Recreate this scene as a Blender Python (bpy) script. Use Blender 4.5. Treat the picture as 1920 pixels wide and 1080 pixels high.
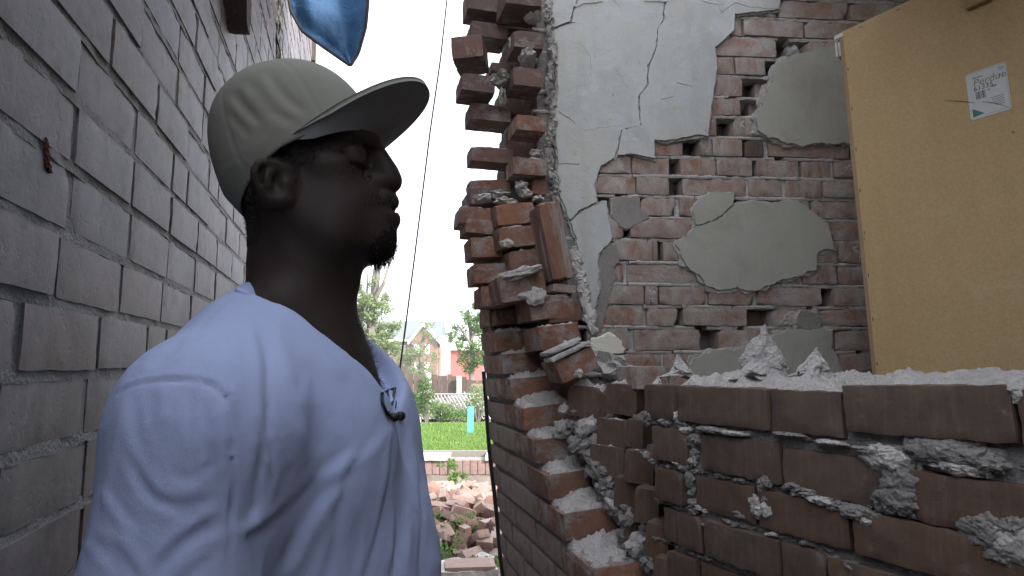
import bpy, bmesh, math, random, os
import numpy as np
from mathutils import Vector, Matrix, Euler, noise as mnoise

R = math.radians
for o in list(bpy.data.objects):
    bpy.data.objects.remove(o)
scene = bpy.context.scene
COL = scene.collection

# ------------------------------------------------------------------ camera
CAM_H = 1.4
F = 1200.0                      # focal length in pixels of the 1920 px wide photograph
PITCH = math.atan2(145.0, F)
cam_d = bpy.data.cameras.new('camera')
cam = bpy.data.objects.new('camera', cam_d)
COL.objects.link(cam)
cam.location = (0, 0, CAM_H)
cam.rotation_euler = (math.pi / 2 + PITCH, 0, 0)
cam_d.sensor_width = 36.0
cam_d.lens = 36.0 * F / 1920.0
cam_d.clip_start = 0.02
cam_d.clip_end = 3000
scene.camera = cam

# ------------------------------------------------------------------ sky, sun, exposure
world = bpy.data.worlds.new('World')
scene.world = world
world.use_nodes = True
wn = world.node_tree
wn.nodes.clear()
SUN_EL, SUN_AZ = R(34), R(125)          # azimuth clockwise from +Y
sky = wn.nodes.new('ShaderNodeTexSky')
sky.sky_type = 'NISHITA'
sky.sun_disc = False
sky.sun_elevation = SUN_EL
sky.sun_rotation = SUN_AZ
sky.air_density = 1.0
sky.dust_density = 5.0
sky.ozone_density = 1.0
bg = wn.nodes.new('ShaderNodeBackground')
bg.inputs['Strength'].default_value = 0.15
out = wn.nodes.new('ShaderNodeOutputWorld')
# overcast: the blue of the clear sky is mostly covered by an even white cloud layer
mixw = wn.nodes.new('ShaderNodeMixRGB')
mixw.inputs[0].default_value = 0.62
mixw.inputs[2].default_value = (10.2, 10.5, 11.4, 1)
wn.links.new(sky.outputs[0], mixw.inputs[1])
wn.links.new(mixw.outputs[0], bg.inputs['Color'])
wn.links.new(bg.outputs[0], out.inputs['Surface'])

sun_d = bpy.data.lights.new('sun', 'SUN')
sun_d.energy = 4.2
sun_d.angle = R(7)
sun_d.color = (1.0, 0.95, 0.88)
sun = bpy.data.objects.new('sun', sun_d)
COL.objects.link(sun)
sdir = Vector((math.sin(SUN_AZ) * math.cos(SUN_EL), math.cos(SUN_AZ) * math.cos(SUN_EL), math.sin(SUN_EL)))
sun.rotation_euler = (-sdir).to_track_quat('-Z', 'Y').to_euler()
sun.location = sdir * 30

vs = scene.view_settings
vs.view_transform = 'Standard'
vs.look = 'None'
vs.exposure = 1.36
vs.gamma = 1.0
vs.use_curve_mapping = False
scene.cycles.max_bounces = 10
scene.cycles.diffuse_bounces = 6
scene.cycles.use_denoising = True
scene.cycles.sample_clamp_indirect = 8.0

# ------------------------------------------------------------------ geometry of the view
CP, SP = math.cos(PITCH), math.sin(PITCH)
C0 = Vector((0, 0, CAM_H))
FWD, UP, RT = Vector((0, CP, SP)), Vector((0, -SP, CP)), Vector((1, 0, 0))


def ray(px, py):
    return FWD + RT * ((px - 960) / F) + UP * ((540 - py) / F)


def atY(px, py, Y):
    d = ray(px, py)
    return C0 + d * (Y / d.y)


def atP(px, py, p0, n):
    d = ray(px, py)
    return C0 + d * ((p0 - C0).dot(n) / d.dot(n))


def proj(p):
    d = Vector(p) - C0
    zc = d.dot(FWD)
    return 960 + F * d.x / zc, 540 - F * d.dot(UP) / zc, zc


AL = Vector((-0.246, 0.969, 0)).normalized()      # along the alley, away from the camera
AN = Vector((0.969, 0.246, 0)).normalized()       # across the alley, to the right


def sn(s, n, z):
    return Vector((AL.x * s + AN.x * n, AL.y * s + AN.y * n, z))


# ------------------------------------------------------------------ object helpers
def link(o):
    COL.objects.link(o)
    return o


def empty(name, loc=(0, 0, 0)):
    o = bpy.data.objects.new(name, None)
    o.empty_display_size = 0.1
    o.location = loc
    return link(o)


def tag(o, label=None, cat=None, group=None, kind=None):
    if label: o['label'] = label
    if cat: o['category'] = cat; o['kind'] = kind or 'thing'
    if group: o['group'] = group
    if kind: o['kind'] = kind
    return o


def thing(name, label, cat, loc=(0, 0, 0), group=None):
    return tag(empty(name, loc), label, cat, group)


def place(o, parent, mat):
    """world matrix 'mat' for o under an unrotated parent"""
    if parent is not None:
        o.parent = parent
        off = Vector(parent.location)
        if parent.parent is not None:
            off = off + Vector(parent.parent.location)
        mat = Matrix.Translation(-off) @ mat
    o.matrix_basis = mat
    return o


def mesh_obj(name, me, mat=None, parent=None, M=None):
    o = bpy.data.objects.new(name, me)
    if mat is not None and len(me.materials) == 0:
        me.materials.append(mat)
    link(o)
    return place(o, parent, M if M is not None else Matrix.Identity(4))


def mk(name, V, Fc, smooth=False):
    me = bpy.data.meshes.new(name)
    me.from_pydata([tuple(v) for v in V], [], [tuple(f) for f in Fc])
    me.update()
    if smooth:
        me.polygons.foreach_set('use_smooth', [True] * len(me.polygons))
    return me


def mk_np(name, V, Q, smooth=True):
    """fast mesh from numpy: V (n,3), Q (m,4) or (m,3)"""
    me = bpy.data.meshes.new(name)
    V = np.ascontiguousarray(V, dtype=np.float32)
    Q = np.ascontiguousarray(Q, dtype=np.int32)
    k = Q.shape[1]
    me.vertices.add(len(V))
    me.vertices.foreach_set('co', V.ravel())
    me.loops.add(Q.size)
    me.loops.foreach_set('vertex_index', Q.ravel())
    me.polygons.add(len(Q))
    me.polygons.foreach_set('loop_start', np.arange(0, Q.size, k, dtype=np.int32))
    if smooth:
        me.polygons.foreach_set('use_smooth', np.ones(len(Q), dtype=bool))
    me.update(calc_edges=True)
    me.validate()
    return me


class MB:
    """collects pieces into ONE mesh"""
    def __init__(self):
        self.V, self.Fc = [], []

    def add(self, V, Fc):
        b = len(self.V)
        self.V += [tuple(v) for v in V]
        self.Fc += [tuple(b + i for i in f) for f in Fc]

    def box(self, c, ux, uy, uz, d):
        """box centred c, axes ux,uy,uz (unit), full sizes d"""
        c = Vector(c)
        a, b, e = Vector(ux) * d[0] / 2, Vector(uy) * d[1] / 2, Vector(uz) * d[2] / 2
        V = [c + a * i + b * j + e * k for i in (-1, 1) for j in (-1, 1) for k in (-1, 1)]
        self.add(V, [(0, 1, 3, 2), (4, 6, 7, 5), (0, 4, 5, 1), (2, 3, 7, 6), (0, 2, 6, 4), (1, 5, 7, 3)])

    def abox(self, x0, x1, y0, y1, z0, z1):
        self.box(((x0 + x1) / 2, (y0 + y1) / 2, (z0 + z1) / 2), (1, 0, 0), (0, 1, 0), (0, 0, 1), (x1 - x0, y1 - y0, z1 - z0))

    def tube(self, pts, r, n=8, caps=True):
        pts = [Vector(p) for p in pts]
        rs = r if isinstance(r, (list, tuple)) else [r] * len(pts)
        rings = []
        ref = Vector((0.13, 0.31, 0.94))
        for i, p in enumerate(pts):
            t = (pts[min(i + 1, len(pts) - 1)] - pts[max(i - 1, 0)])
            if t.length < 1e-9: t = Vector((0, 0, 1))
            t.normalize()
            a = t.cross(ref)
            if a.length < 0.05: a = t.cross(Vector((1, 0, 0)))
            a.normalize()
            b = t.cross(a)
            rings.append([p + (a * math.cos(2 * math.pi * j / n) + b * math.sin(2 * math.pi * j / n)) * rs[i] for j in range(n)])
        V = [v for rg in rings for v in rg]
        Fc = []
        for i in range(len(pts) - 1):
            for j in range(n):
                k = (j + 1) % n
                Fc.append((i * n + j, i * n + k, (i + 1) * n + k, (i + 1) * n + j))
        if caps:
            Fc.append(tuple(range(n - 1, -1, -1)))
            Fc.append(tuple(range((len(pts) - 1) * n, len(pts) * n)))
        self.add(V, Fc)

    def mesh(self, name, smooth=False):
        return mk(name, self.V, self.Fc, smooth)

    def build(self, name, mat, parent=None, smooth=False):
        me = self.mesh(name, smooth)
        off = Vector((0, 0, 0))
        o = mesh_obj(name, me, mat, parent)
        return o


def fbm(p, oct=4, H=0.9):
    return mnoise.fractal(p, H, 2.1, oct)


_BOXG = {}


def box_grid(nx, ny, nz):
    """surface grid of the unit cube [-.5,.5]^3"""
    key = (nx, ny, nz)
    if key in _BOXG: return _BOXG[key]
    idx, V, Fc = {}, [], []

    def vid(i, j, k):
        t = (i, j, k)
        if t not in idx:
            idx[t] = len(V)
            V.append((i / nx - .5, j / ny - .5, k / nz - .5))
        return idx[t]
    for i in range(nx):
        for j in range(ny):
            Fc.append((vid(i, j, 0), vid(i, j + 1, 0), vid(i + 1, j + 1, 0), vid(i + 1, j, 0)))
            Fc.append((vid(i, j, nz), vid(i + 1, j, nz), vid(i + 1, j + 1, nz), vid(i, j + 1, nz)))
    for i in range(nx):
        for k in range(nz):
            Fc.append((vid(i, 0, k), vid(i + 1, 0, k), vid(i + 1, 0, k + 1), vid(i, 0, k + 1)))
            Fc.append((vid(i, ny, k), vid(i, ny, k + 1), vid(i + 1, ny, k + 1), vid(i + 1, ny, k)))
    for j in range(ny):
        for k in range(nz):
            Fc.append((vid(0, j, k), vid(0, j, k + 1), vid(0, j + 1, k + 1), vid(0, j + 1, k)))
            Fc.append((vid(nx, j, k), vid(nx, j + 1, k), vid(nx, j + 1, k + 1), vid(nx, j, k + 1)))
    _BOXG[key] = (V, Fc)
    return _BOXG[key]


def brick_geo(dims, seed, seg=(6, 3, 3), rnd=0.004, rough=0.0018, chip=0.0, big=0.0):
    """brick with worn arrises, slightly uneven faces and, with chip > 0, broken corners; real metres"""
    V, Fc = box_grid(*seg)
    h = Vector(dims) / 2
    off = Vector((seed * 3.17 + 1.3, seed * 1.71, seed * 2.23))
    rr = random.Random(seed)
    cuts = []
    for _ in range(int(round(chip * 3))):
        c = Vector((rr.choice((-1, 1)), -1 if rr.random() < .8 else 1, rr.choice((-1, 1))))
        n = Vector((c.x * rr.uniform(.3, 1), c.y * rr.uniform(.4, 1), c.z * rr.uniform(.5, 1.3))).normalized()
        p = Vector((c.x * h.x, c.y * h.y, c.z * h.z)) - n * rr.uniform(.004, .013) * (0.5 + chip)
        cuts.append((p, n))
    res = []
    sq = [rr.uniform(-1, 1) * big for _ in range(6)]
    for v in V:
        p = Vector((v[0] * 2 * h.x, v[1] * 2 * h.y, v[2] * 2 * h.z))
        # warp: not perfectly square
        p.z += sq[0] * p.x * .05 + sq[1] * abs(p.x) * .03
        p.y += sq[2] * p.x * .04
        p.x += sq[3] * p.z * .12
        q = Vector((max(-h.x + rnd, min(h.x - rnd, p.x)), max(-h.y + rnd, min(h.y - rnd, p.y)), max(-h.z + rnd, min(h.z - rnd, p.z))))
        d = p - q
        if d.length > 1e-7:
            r2 = rnd * (1 + 0.6 * mnoise.noise(p * 60 + off))
            dn = d.normalized()
            p = q + dn * min(d.length, r2) if sum(1 for a in d if abs(a) > 1e-6) > 1 else p
        for cp_, cn in cuts:
            dd = (p - cp_).dot(cn)
            if dd > 0:
                p = p - cn * dd * (0.9 + .3 * mnoise.noise(p * 90 + off))
        nrm = Vector((v[0], v[1], v[2]))
        m = max(abs(a) for a in nrm)
        nrm = Vector([a if abs(a) > m - 1e-6 else 0 for a in nrm]).normalized()
        p = p + nrm * (rough * (fbm(p * 38 + off, 3) + .6 * mnoise.noise(p * 140 + off)))
        res.append(p)
    return res, Fc


def soften(me, deg=38):
    me.polygons.foreach_set('use_smooth', [True] * len(me.polygons))
    me.set_sharp_from_angle(angle=R(deg))
    return me


def brick_mesh(name, dims, seed, **kw):
    V, Fc = brick_geo(dims, seed, **kw)
    return soften(mk(name, V, Fc))


def lump_geo(r, seed, sub=3, rough=.35, freq=1.6, iso=False):
    """irregular mortar lump; r = (rx, ry, rz)"""
    key = ('ico', sub)
    if key not in _BOXG:
        bm = bmesh.new()
        bmesh.ops.create_icosphere(bm, subdivisions=sub, radius=1)
        bm.verts.ensure_lookup_table()
        _BOXG[key] = ([v.co.copy() for v in bm.verts], [tuple(v.index for v in f.verts) for f in bm.faces])
        bm.free()
    V, Fc = _BOXG[key]
    off = Vector((seed * 5.3, seed * 2.9, seed * 7.7))
    res = []
    for v in V:
        u = v if not iso else Vector((v.x * r[0], v.y * r[1], v.z * r[2])) / (min(r) + .4 * max(r)) * 1.3
        k = 1 + rough * (fbm(u * freq + off, 4) + .35 * mnoise.noise(u * freq * 4 + off))
        res.append(Vector((v.x * r[0] * k, v.y * r[1] * k, v.z * r[2] * k)))
    return res, Fc


def basis(c, ux, uy, uz, s=(1, 1, 1)):
    ux, uy, uz = Vector(ux) * s[0], Vector(uy) * s[1], Vector(uz) * s[2]
    return Matrix(((ux.x, uy.x, uz.x, c[0]), (ux.y, uy.y, uz.y, c[1]), (ux.z, uy.z, uz.z, c[2]), (0, 0, 0, 1)))


# ------------------------------------------------------------------ materials
class NT:
    def __init__(self, name):
        self.m = bpy.data.materials.new(name)
        self.m.use_nodes = True
        self.t = self.m.node_tree
        self.b = self.t.nodes['Principled BSDF']
        self.b.inputs['Roughness'].default_value = 0.9
        self.b.inputs['Specular IOR Level'].default_value = 0.25
        tc = self.t.nodes.new('ShaderNodeTexCoord')
        self.co = tc.outputs['Object']
        self.gen = tc.outputs['Generated']

    def n(self, t, **kw):
        nd = self.t.nodes.new(t)
        for k, v in kw.items(): setattr(nd, k, v)
        return nd

    def l(self, a, b): self.t.links.new(a, b)

    def val(self, sock, v):
        if isinstance(v, (int, float)): sock.default_value = v
        elif isinstance(v, tuple): sock.default_value = v if len(v) == 4 or sock.type == 'VECTOR' else (*v, 1)
        else: self.l(v, sock)

    def math(self, op, a, b=0.0, c=None):
        nd = self.n('ShaderNodeMath', operation=op)
        self.val(nd.inputs[0], a); self.val(nd.inputs[1], b)
        if c is not None: self.val(nd.inputs[2], c)
        return nd.outputs[0]

    def rand(self):
        oi = self.n('ShaderNodeObjectInfo').outputs['Random']
        gi = self.n('ShaderNodeNewGeometry').outputs['Random Per Island']
        return self.math('FRACT', self.math('ADD', oi, gi))

    def offset_co(self, rnd, amt=37.0, scale=(1, 1, 1)):
        cx = self.n('ShaderNodeCombineXYZ')
        for i in range(3): self.l(self.math('MULTIPLY', rnd, amt * (1 + .7 * i)), cx.inputs[i])
        mp = self.n('ShaderNodeVectorMath', operation='MULTIPLY_ADD')
        self.l(self.co, mp.inputs[0]); mp.inputs[1].default_value = scale; self.l(cx.outputs[0], mp.inputs[2])
        return mp.outputs[0]

    def noise(self, vec, scale, detail=4, rough=.55, dist=0.0):
        nd = self.n('ShaderNodeTexNoise')
        self.l(vec, nd.inputs['Vector'])
        nd.inputs['Scale'].default_value = scale; nd.inputs['Detail'].default_value = detail
        nd.inputs['Roughness'].default_value = rough; nd.inputs['Distortion'].default_value = dist
        return nd.outputs['Fac']

    def ramp(self, fac, stops):
        nd = self.n('ShaderNodeValToRGB')
        el = nd.color_ramp.elements
        while len(el) < len(stops): el.new(.5)
        for e, (p, c) in zip(el, stops):
            e.position = p
            e.color = (c, c, c, 1) if isinstance(c, (int, float)) else (*c, 1)
        self.l(fac, nd.inputs[0])
        return nd.outputs[0]

    def mix(self, fac, a, b, mode='MIX'):
        nd = self.n('ShaderNodeMixRGB', blend_type=mode)
        self.val(nd.inputs[0], fac); self.val(nd.inputs[1], a); self.val(nd.inputs[2], b)
        return nd.outputs[0]

    def bump(self, h, strength, dist, prev=None):
        nd = self.n('ShaderNodeBump')
        nd.inputs['Strength'].default_value = strength; nd.inputs['Distance'].default_value = dist
        self.l(h, nd.inputs['Height'])
        if prev is not None: self.l(prev, nd.inputs['Normal'])
        return nd.outputs[0]

    def done(self, col=None, nrm=None, rough=None, spec=None):
        if col is not None: self.val(self.b.inputs['Base Color'], col)
        if nrm is not None: self.l(nrm, self.b.inputs['Normal'])
        if rough is not None: self.val(self.b.inputs['Roughness'], rough)
        if spec is not None: self.b.inputs['Specular IOR Level'].default_value = spec
        return self.m


def plain(name, col, rough=.8, spec=.25, metal=0.0):
    t = NT(name)
    t.b.inputs['Metallic'].default_value = metal
    nz = t.noise(t.co, 25, 5)
    c = t.mix(.35, col, t.mix(nz, (col[0] * .6, col[1] * .6, col[2] * .6), (col[0] * 1.25, col[1] * 1.25, col[2] * 1.25)))
    return t.done(c, None, rough, spec)


def brick_mat(name, cols, residue, lo, hi, streak=0.0, stain=0.0, dark=(0.03, 0.028, 0.03), darkamt=.25, rough=.85, spec=.25, bumps=(.5, .004), speck=.35, fine=150):
    """cols: 3-4 base tints chosen per brick; residue: pale mortar film between noise levels lo..hi"""
    t = NT(name)
    r = t.rand()
    v = t.offset_co(r)
    n = len(cols)
    base = t.ramp(r, [((i + .5) / n, c) for i, c in enumerate(cols)])
    big = t.noise(v, 9, 5, .6, .4)
    base = t.mix(t.ramp(big, [(.35, 0.0), (.7, 1.0)]), base, t.mix(.5, base, cols[(n // 2)]))
    med = t.noise(v, 32, 6, .65)
    base = t.mix(speck, base, t.ramp(med, [(.3, (.45, .45, .45)), (.55, (1, 1, 1)), (.8, (1.5, 1.45, 1.4))]), 'MULTIPLY')
    if streak:
        sv = t.offset_co(r, 11.0, (9, 1, .9))
        st = t.noise(sv, 14, 4, .6)
        base = t.mix(t.math('MULTIPLY', t.ramp(st, [(.5, 0.0), (.72, 1.0)]), streak), base, residue)
    dk = t.noise(v, 17, 6, .7)
    base = t.mix(t.math('MULTIPLY', t.ramp(dk, [(.52, 0.0), (.66, 1.0)]), darkamt), base, dark)
    if stain:
        pos = t.n('ShaderNodeNewGeometry').outputs['Position']
        sn_ = t.noise(pos, 2.6, 7, .62, .6)
        base = t.mix(stain, base, t.ramp(sn_, [(.32, (.56, .54, .54)), (.5, (.97, .96, .97)), (.7, (1.25, 1.26, 1.30))]), 'MULTIPLY')
        s2 = t.noise(pos, 7.5, 6, .7, .4)
        base = t.mix(t.math('MULTIPLY', t.ramp(s2, [(.54, 0.0), (.66, 1.0)]), stain * .5), base, (.125, .098, .090))
    rs = t.noise(v, 15, 10, .72, .2)
    m = t.ramp(rs, [(lo, 0.0), (hi, 1.0)])
    col = t.mix(m, base, t.mix(t.noise(v, 60, 4), residue, (residue[0] * .65, residue[1] * .65, residue[2] * .66)))
    fn = t.noise(v, fine, 5, .7)
    pit = t.ramp(t.noise(v, 70, 3, .6), [(.28, 0.0), (.4, 1.0)])
    h = t.math('ADD', t.math('ADD', t.math('MULTIPLY', fn, .5), t.math('MULTIPLY', pit, .35)), t.math('MULTIPLY', m, .7))
    return t.done(col, t.bump(h, bumps[0], bumps[1]), rough, spec)


def mortar_mat(name, c, c2, bump=.9, scale=1.0, dist=.006):
    t = NT(name)
    a = t.noise(t.co, 22 * scale, 8, .7)
    b = t.noise(t.co, 160 * scale, 5, .75)
    vor = t.n('ShaderNodeTexVoronoi')
    t.l(t.co, vor.inputs['Vector']); vor.inputs['Scale'].default_value = 190 * scale
    col = t.mix(t.ramp(a, [(.3, 0.0), (.7, 1.0)]), c2, c)
    col = t.mix(.5, col, t.ramp(b, [(.3, (.55, .55, .56)), (.5, (1, 1, 1)), (.75, (1.15, 1.15, 1.15))]), 'MULTIPLY')
    h = t.math('ADD', t.math('ADD', a, t.math('MULTIPLY', b, .6)), t.math('MULTIPLY', vor.outputs['Distance'], .4))
    return t.done(col, t.bump(h, bump, dist), .95, .1)


M = {}
M['brick_left'] = brick_mat('aged grey brick', [(.175, .155, .156), (.205, .188, .186), (.145, .144, .165), (.195, .155, .142), (.16, .142, .138)], (.27, .27, .28), .62, .92,
                            streak=.25, stain=1.0, darkamt=.55, rough=.62, spec=.4, bumps=(.35, .003), speck=.4)
M['brick_red'] = brick_mat('smooth dark red brick', [(.122, .076, .052), (.142, .083, .053), (.106, .076, .058), (.132, .090, .064)], (.32, .295, .26), .60, .82,
                           streak=.12, stain=.5, darkamt=.4, rough=.7, spec=.3, bumps=(.35, .003))
M['brick_torn'] = brick_mat('torn red brick', [(.215, .108, .073), (.25, .120, .076), (.18, .108, .083), (.29, .138, .085)], (.42, .395, .37), .48, .66,
                            darkamt=.35, rough=.9, bumps=(.7, .005))
M['brick_shade'] = brick_mat('shade darkened purple brick', [(.15, .10, .088), (.17, .105, .088), (.13, .095, .09), (.18, .105, .082)], (.40, .385, .37), .52, .72, darkamt=.35, rough=.9, bumps=(.7, .005))  # torn brick darkened in its colour to stand for the teeth's backlit shade
M['brick_dusty'] = brick_mat('mortar smeared brick', [(.30, .175, .125), (.34, .175, .115), (.28, .19, .15), (.36, .195, .135)], (.50, .46, .42), .35, .62,
                             darkamt=.3, rough=.95, bumps=(.8, .005), speck=.5)
M['brick_outer'] = brick_mat('outer face brick', [(.25, .205, .18), (.28, .22, .19), (.23, .205, .185)], (.38, .35, .325), .62, .85, streak=.2, darkamt=.35, rough=.75)
M['brick_orange'] = brick_mat('fallen orange brick', [(.30, .17, .13), (.34, .24, .20), (.29, .20, .175), (.36, .30, .27), (.25, .14, .11)], (.48, .46, .44), .58, .74,
                              darkamt=.2, rough=.95)
M['mortar_left'] = mortar_mat('grey green pointing', (.29, .29, .285), (.19, .19, .185), bump=.6)
M['mortar'] = mortar_mat('lime mortar', (.54, .52, .49), (.37, .35, .33), bump=.8)
M['mortar_dark'] = mortar_mat('dirty lime mortar', (.29, .277, .26), (.165, .157, .147), bump=.8)
M['dust'] = mortar_mat('pale mortar rubble', (.60, .58, .56), (.42, .40, .38), bump=1.0, dist=.008)
# ================================================================== GROUND
GX = lambda s, n: sn(s, n, 0)


def ground_mesh():
    # one sheet to the horizon; near part gently uneven, raised as a lawn terrace beyond the retaining kerb
    xs = np.concatenate([[-1200, -300, -90, -40], np.linspace(-20, 20, 81), [40, 90, 300, 1200]])
    ys = np.concatenate([[-900, -200, -40], np.linspace(-8, 30, 96), [45, 80, 140, 300, 1500]])
    V, Fc = [], []
    for y in ys:
        for x in xs:
            z = -0.012 + 0.010 * mnoise.noise(Vector((x * 2.2, y * 2.2, 0)))
            if y > 7.55: z = 0.30
            if y > 12: z = 0.30 - 0.30 * min(1, (y - 12) / 4)
            V.append((x, y, z))
    nx = len(xs)
    for j in range(len(ys) - 1):
        for i in range(nx - 1):
            Fc.append((j * nx + i, j * nx + i + 1, (j + 1) * nx + i + 1, (j + 1) * nx + i))
    return mk('ground', V, Fc)


t = NT('trodden dirt')
dn = t.noise(t.co, 3.0, 8, .65)
t.done(t.mix(t.ramp(dn, [(.35, 0.0), (.65, 1.0)]), (.10, .085, .07), (.20, .175, .15)), t.bump(t.noise(t.co, 40, 8, .7), .8, .02), .95)
ground = mesh_obj('ground', ground_mesh(), t.m)
tag(ground, 'bare dirt ground of the alley and yard', kind='structure')

# ================================================================== LEFT WALL
LN = -0.33
CH, BL = 0.083, 0.217
Z0 = 1.389 - 16 * CH
S_END = 4.72
S_BEG = -3.0
left = thing('brick_wall', 'tall grey painted brick wall running behind the man on the alley side', 'wall', sn(1.5, LN - .05, 0))
LV = [brick_mesh('brick', (.2, .1, .066), 10 + i, seg=(12, 2, 5), rnd=.003, rough=.0008, chip=[0, 0, 0, 0, .3, 0, 0][i], big=.06) for i in range(7)]
LH = [brick_mesh('brick', (.1, .1, .066), 30 + i, seg=(7, 2, 5), rnd=.003, rough=.0008, chip=0, big=.06) for i in range(3)]
for m_ in LV + LH: m_.materials.append(M['brick_left'])
rl = random.Random(4)
cands, rows = [], []
MAN_POLY = [(130, 1080), (190, 760), (300, 612), (400, 546), (470, 505), (450, 400), (400, 340), (392, 270), (430, 180), (500, 125), (560, 112), (640, 170), (800, 140), (740, 300), (740, 500), (670, 600), (800, 850), (810, 1080)]


def in_poly(x, y, P):
    c = False
    for i in range(len(P)):
        (x1, y1), (x2, y2) = P[i], P[i - 1]
        if (y1 > y) != (y2 > y) and x < (x2 - x1) * (y - y1) / (y2 - y1) + x1: c = not c
    return c


LTOP = 4.3
LNEAR, S_LOW = 2.05, 1.05                 # unseen near part of the wall, cut low to let skylight in
nrow = int((LTOP - Z0) / CH)
for k in range(nrow):
    z = Z0 + (k + .5) * CH
    s = S_BEG + (0.1 if (k % 2) else 0.0) - ((S_BEG - .739) % BL) + rl.uniform(-.012, .012)
    s -= BL
    while s < S_END - .03:
        L = BL if rl.random() > .13 else BL * .52
        if s + L > S_END: L = S_END - s
        if L < .05: break
        if z > LNEAR and s < S_LOW: s += L; continue
        cands.append([s + .005, s + L - .005, z, L < .15])
        s += L
scored = []
for c in cands:
    p = sn((c[0] + c[1]) / 2, LN, c[2])
    if p.y < .3: continue
    x0, y0, z0_ = proj(p)
    if x0 < -160 or x0 > 700 or y0 < -90 or y0 > 1150: continue
    if in_poly(x0, y0, MAN_POLY) and in_poly(x0 + 25, y0, MAN_POLY) and in_poly(x0 - 25, y0, MAN_POLY): continue
    a = proj(sn(c[0], LN, c[2]))
    b = proj(sn(c[1], LN, c[2]))
    scored.append((abs(b[0] - a[0]) * CH * F / z0_, c))
scored.sort(key=lambda q: -q[0])
own = set(id(c) for _, c in scored[:298])
field = MB()
for c in cands:
    s0, s1, z, hd = c
    jn = rl.uniform(-.002, .0025)
    ctr = sn((s0 + s1) / 2, LN - .05 + jn, z + rl.uniform(-.0012, .0012))
    hgt = .0725 + rl.uniform(-.0015, .001)
    tilt = rl.uniform(-.007, .007)
    ux = (AL + Vector((0, 0, tilt))).normalized()
    uz = Vector((0, 0, 1)) - ux * ux.z
    uz.normalize()
    if id(c) in own:
        me = rl.choice(LH if hd else LV)
        # local -Y face looks into the alley: local y axis points away from the alley
        Mx = basis(ctr, ux, -AN, uz, ((s1 - s0) / (.1 if hd else .2), 1, hgt / .066))
        Mx = Mx if rl.random() < .5 else Mx @ Matrix.Rotation(math.pi, 4, 'Y')
        mesh_obj('brick', me, None, left, Mx)
    else:
        field.box(ctr, ux, -AN, uz, (s1 - s0, .1, hgt))
fo = field.build('brick_field', M['brick_left'])
fo.parent = left; fo.location = -Vector(left.location)
tag(fo, kind='stuff')
# mortar: recessed body and uneven pointed bed joints
mb = MB()
mb.box(sn((S_LOW + S_END - .006) / 2, LN - .0500, LTOP / 2), AL, AN, (0, 0, 1), (S_END - S_LOW - .006, .094, LTOP))
mb.box(sn((S_BEG + S_LOW) / 2 - .003, LN - .0500, LNEAR / 2), AL, AN, (0, 0, 1), (S_LOW - S_BEG - .006, .094, LNEAR))
bed = MB()
for k in range(0, nrow):
    z = Z0 + k * CH
    if z < .3: continue
    s = -.1
    while s < S_END - .1:
        L = rl.uniform(.25, .8)
        s1 = min(S_END - .01, s + L)
        if z > 3.9 and s < 1: s = s1; continue
        n = max(2, int((s1 - s) / .014))
        if s > 2.6: n = max(2, n // 3)
        Vs, Fs = [], []
        for i in range(n + 1):
            ss = s + (s1 - s) * i / n
            q = Vector((ss * 22, z * 9, 3.3))
            w = .0078 * (1 + .30 * mnoise.noise(q) + .2 * mnoise.noise(q * 4))
            if i in (0, n): w *= .5
            d = -.0012 + .0026 * mnoise.noise(q * 1.7 + Vector((7, 0, 0)))
            cz = z + .0022 * mnoise.noise(q * .6 + Vector((0, 9, 0)))
            for (dz, dd) in ((w, -.014), (w * .98, d - .0015), (-w * .98, d), (-w, -.014)):
                Vs.append(sn(ss, LN + dd, cz + dz))
        for i in range(n):
            for j in range(3):
                a = i * 4 + j
                Fs.append((a, a + 1, a + 5, a + 4))
        bed.add(Vs, Fs)
        s = s1 + (rl.uniform(.03, .07) if rl.random() < .16 else .0)
for nm, b_ in (('mortar_core', mb), ('bed_joint', bed)):
    o = b_.build(nm, M['mortar_left'])
    o.parent = left; o.location = -Vector(left.location)

# sandstone sill block and hollow high up on the left wall, and the crumbling strip near its far end
M['stone'] = mortar_mat('brown weathered stone', (.11, .095, .085), (.055, .048, .045), bump=.5, scale=.4)


def left_pt(px, py, n=LN):
    return atP(px, py, sn(1, n, 1), AN)


pA, pB = left_pt(412, 66, LN + .05), left_pt(468, 66, LN + .05)
sA, sB = pA.dot(AL), pB.dot(AL)
zb = pB.z
V, Fc = box_grid(14, 5, 10)
Vs = []
for v in V:
    ss = sA + (sB - sA) * (v[0] + .5)
    n_ = LN - .03 + .08 * (v[1] + .5)
    zz = zb + .62 * (v[2] + .5)
    if v[0] < .4: zz += (.5 - v[2]) * .30 * (.5 - v[0]) ** 2 * 2.2
    q = Vector((ss, n_, zz))
    dsp = .012 * fbm(q * 16, 3)
    if v[1] < -.49: dsp = 0
    Vs.append(sn(ss, n_ + dsp * .9, zz + dsp * .6))
o = mesh_obj('stone_block', mk('stone_block', Vs, Fc), M['stone'])
o.parent = left; o.location = -Vector(left.location)
pC = left_pt(520, 85)
sC = pC.dot(AL)
sl = MB()
rr = random.Random(3)
for i in range(26):
    zz = pC.z - .8 + i * .075
    V, Fc = lump_geo((.035, .012, .055), 60 + i, 3, .8)
    sl.add([sn(sC + rr.uniform(-.02, .02) + v.x, LN + .004 + v.y, zz + v.z) for v in V], Fc)
o = sl.build('crumbled_mortar', M['mortar_left'])
o.parent = left; o.location = -Vector(left.location)
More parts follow.
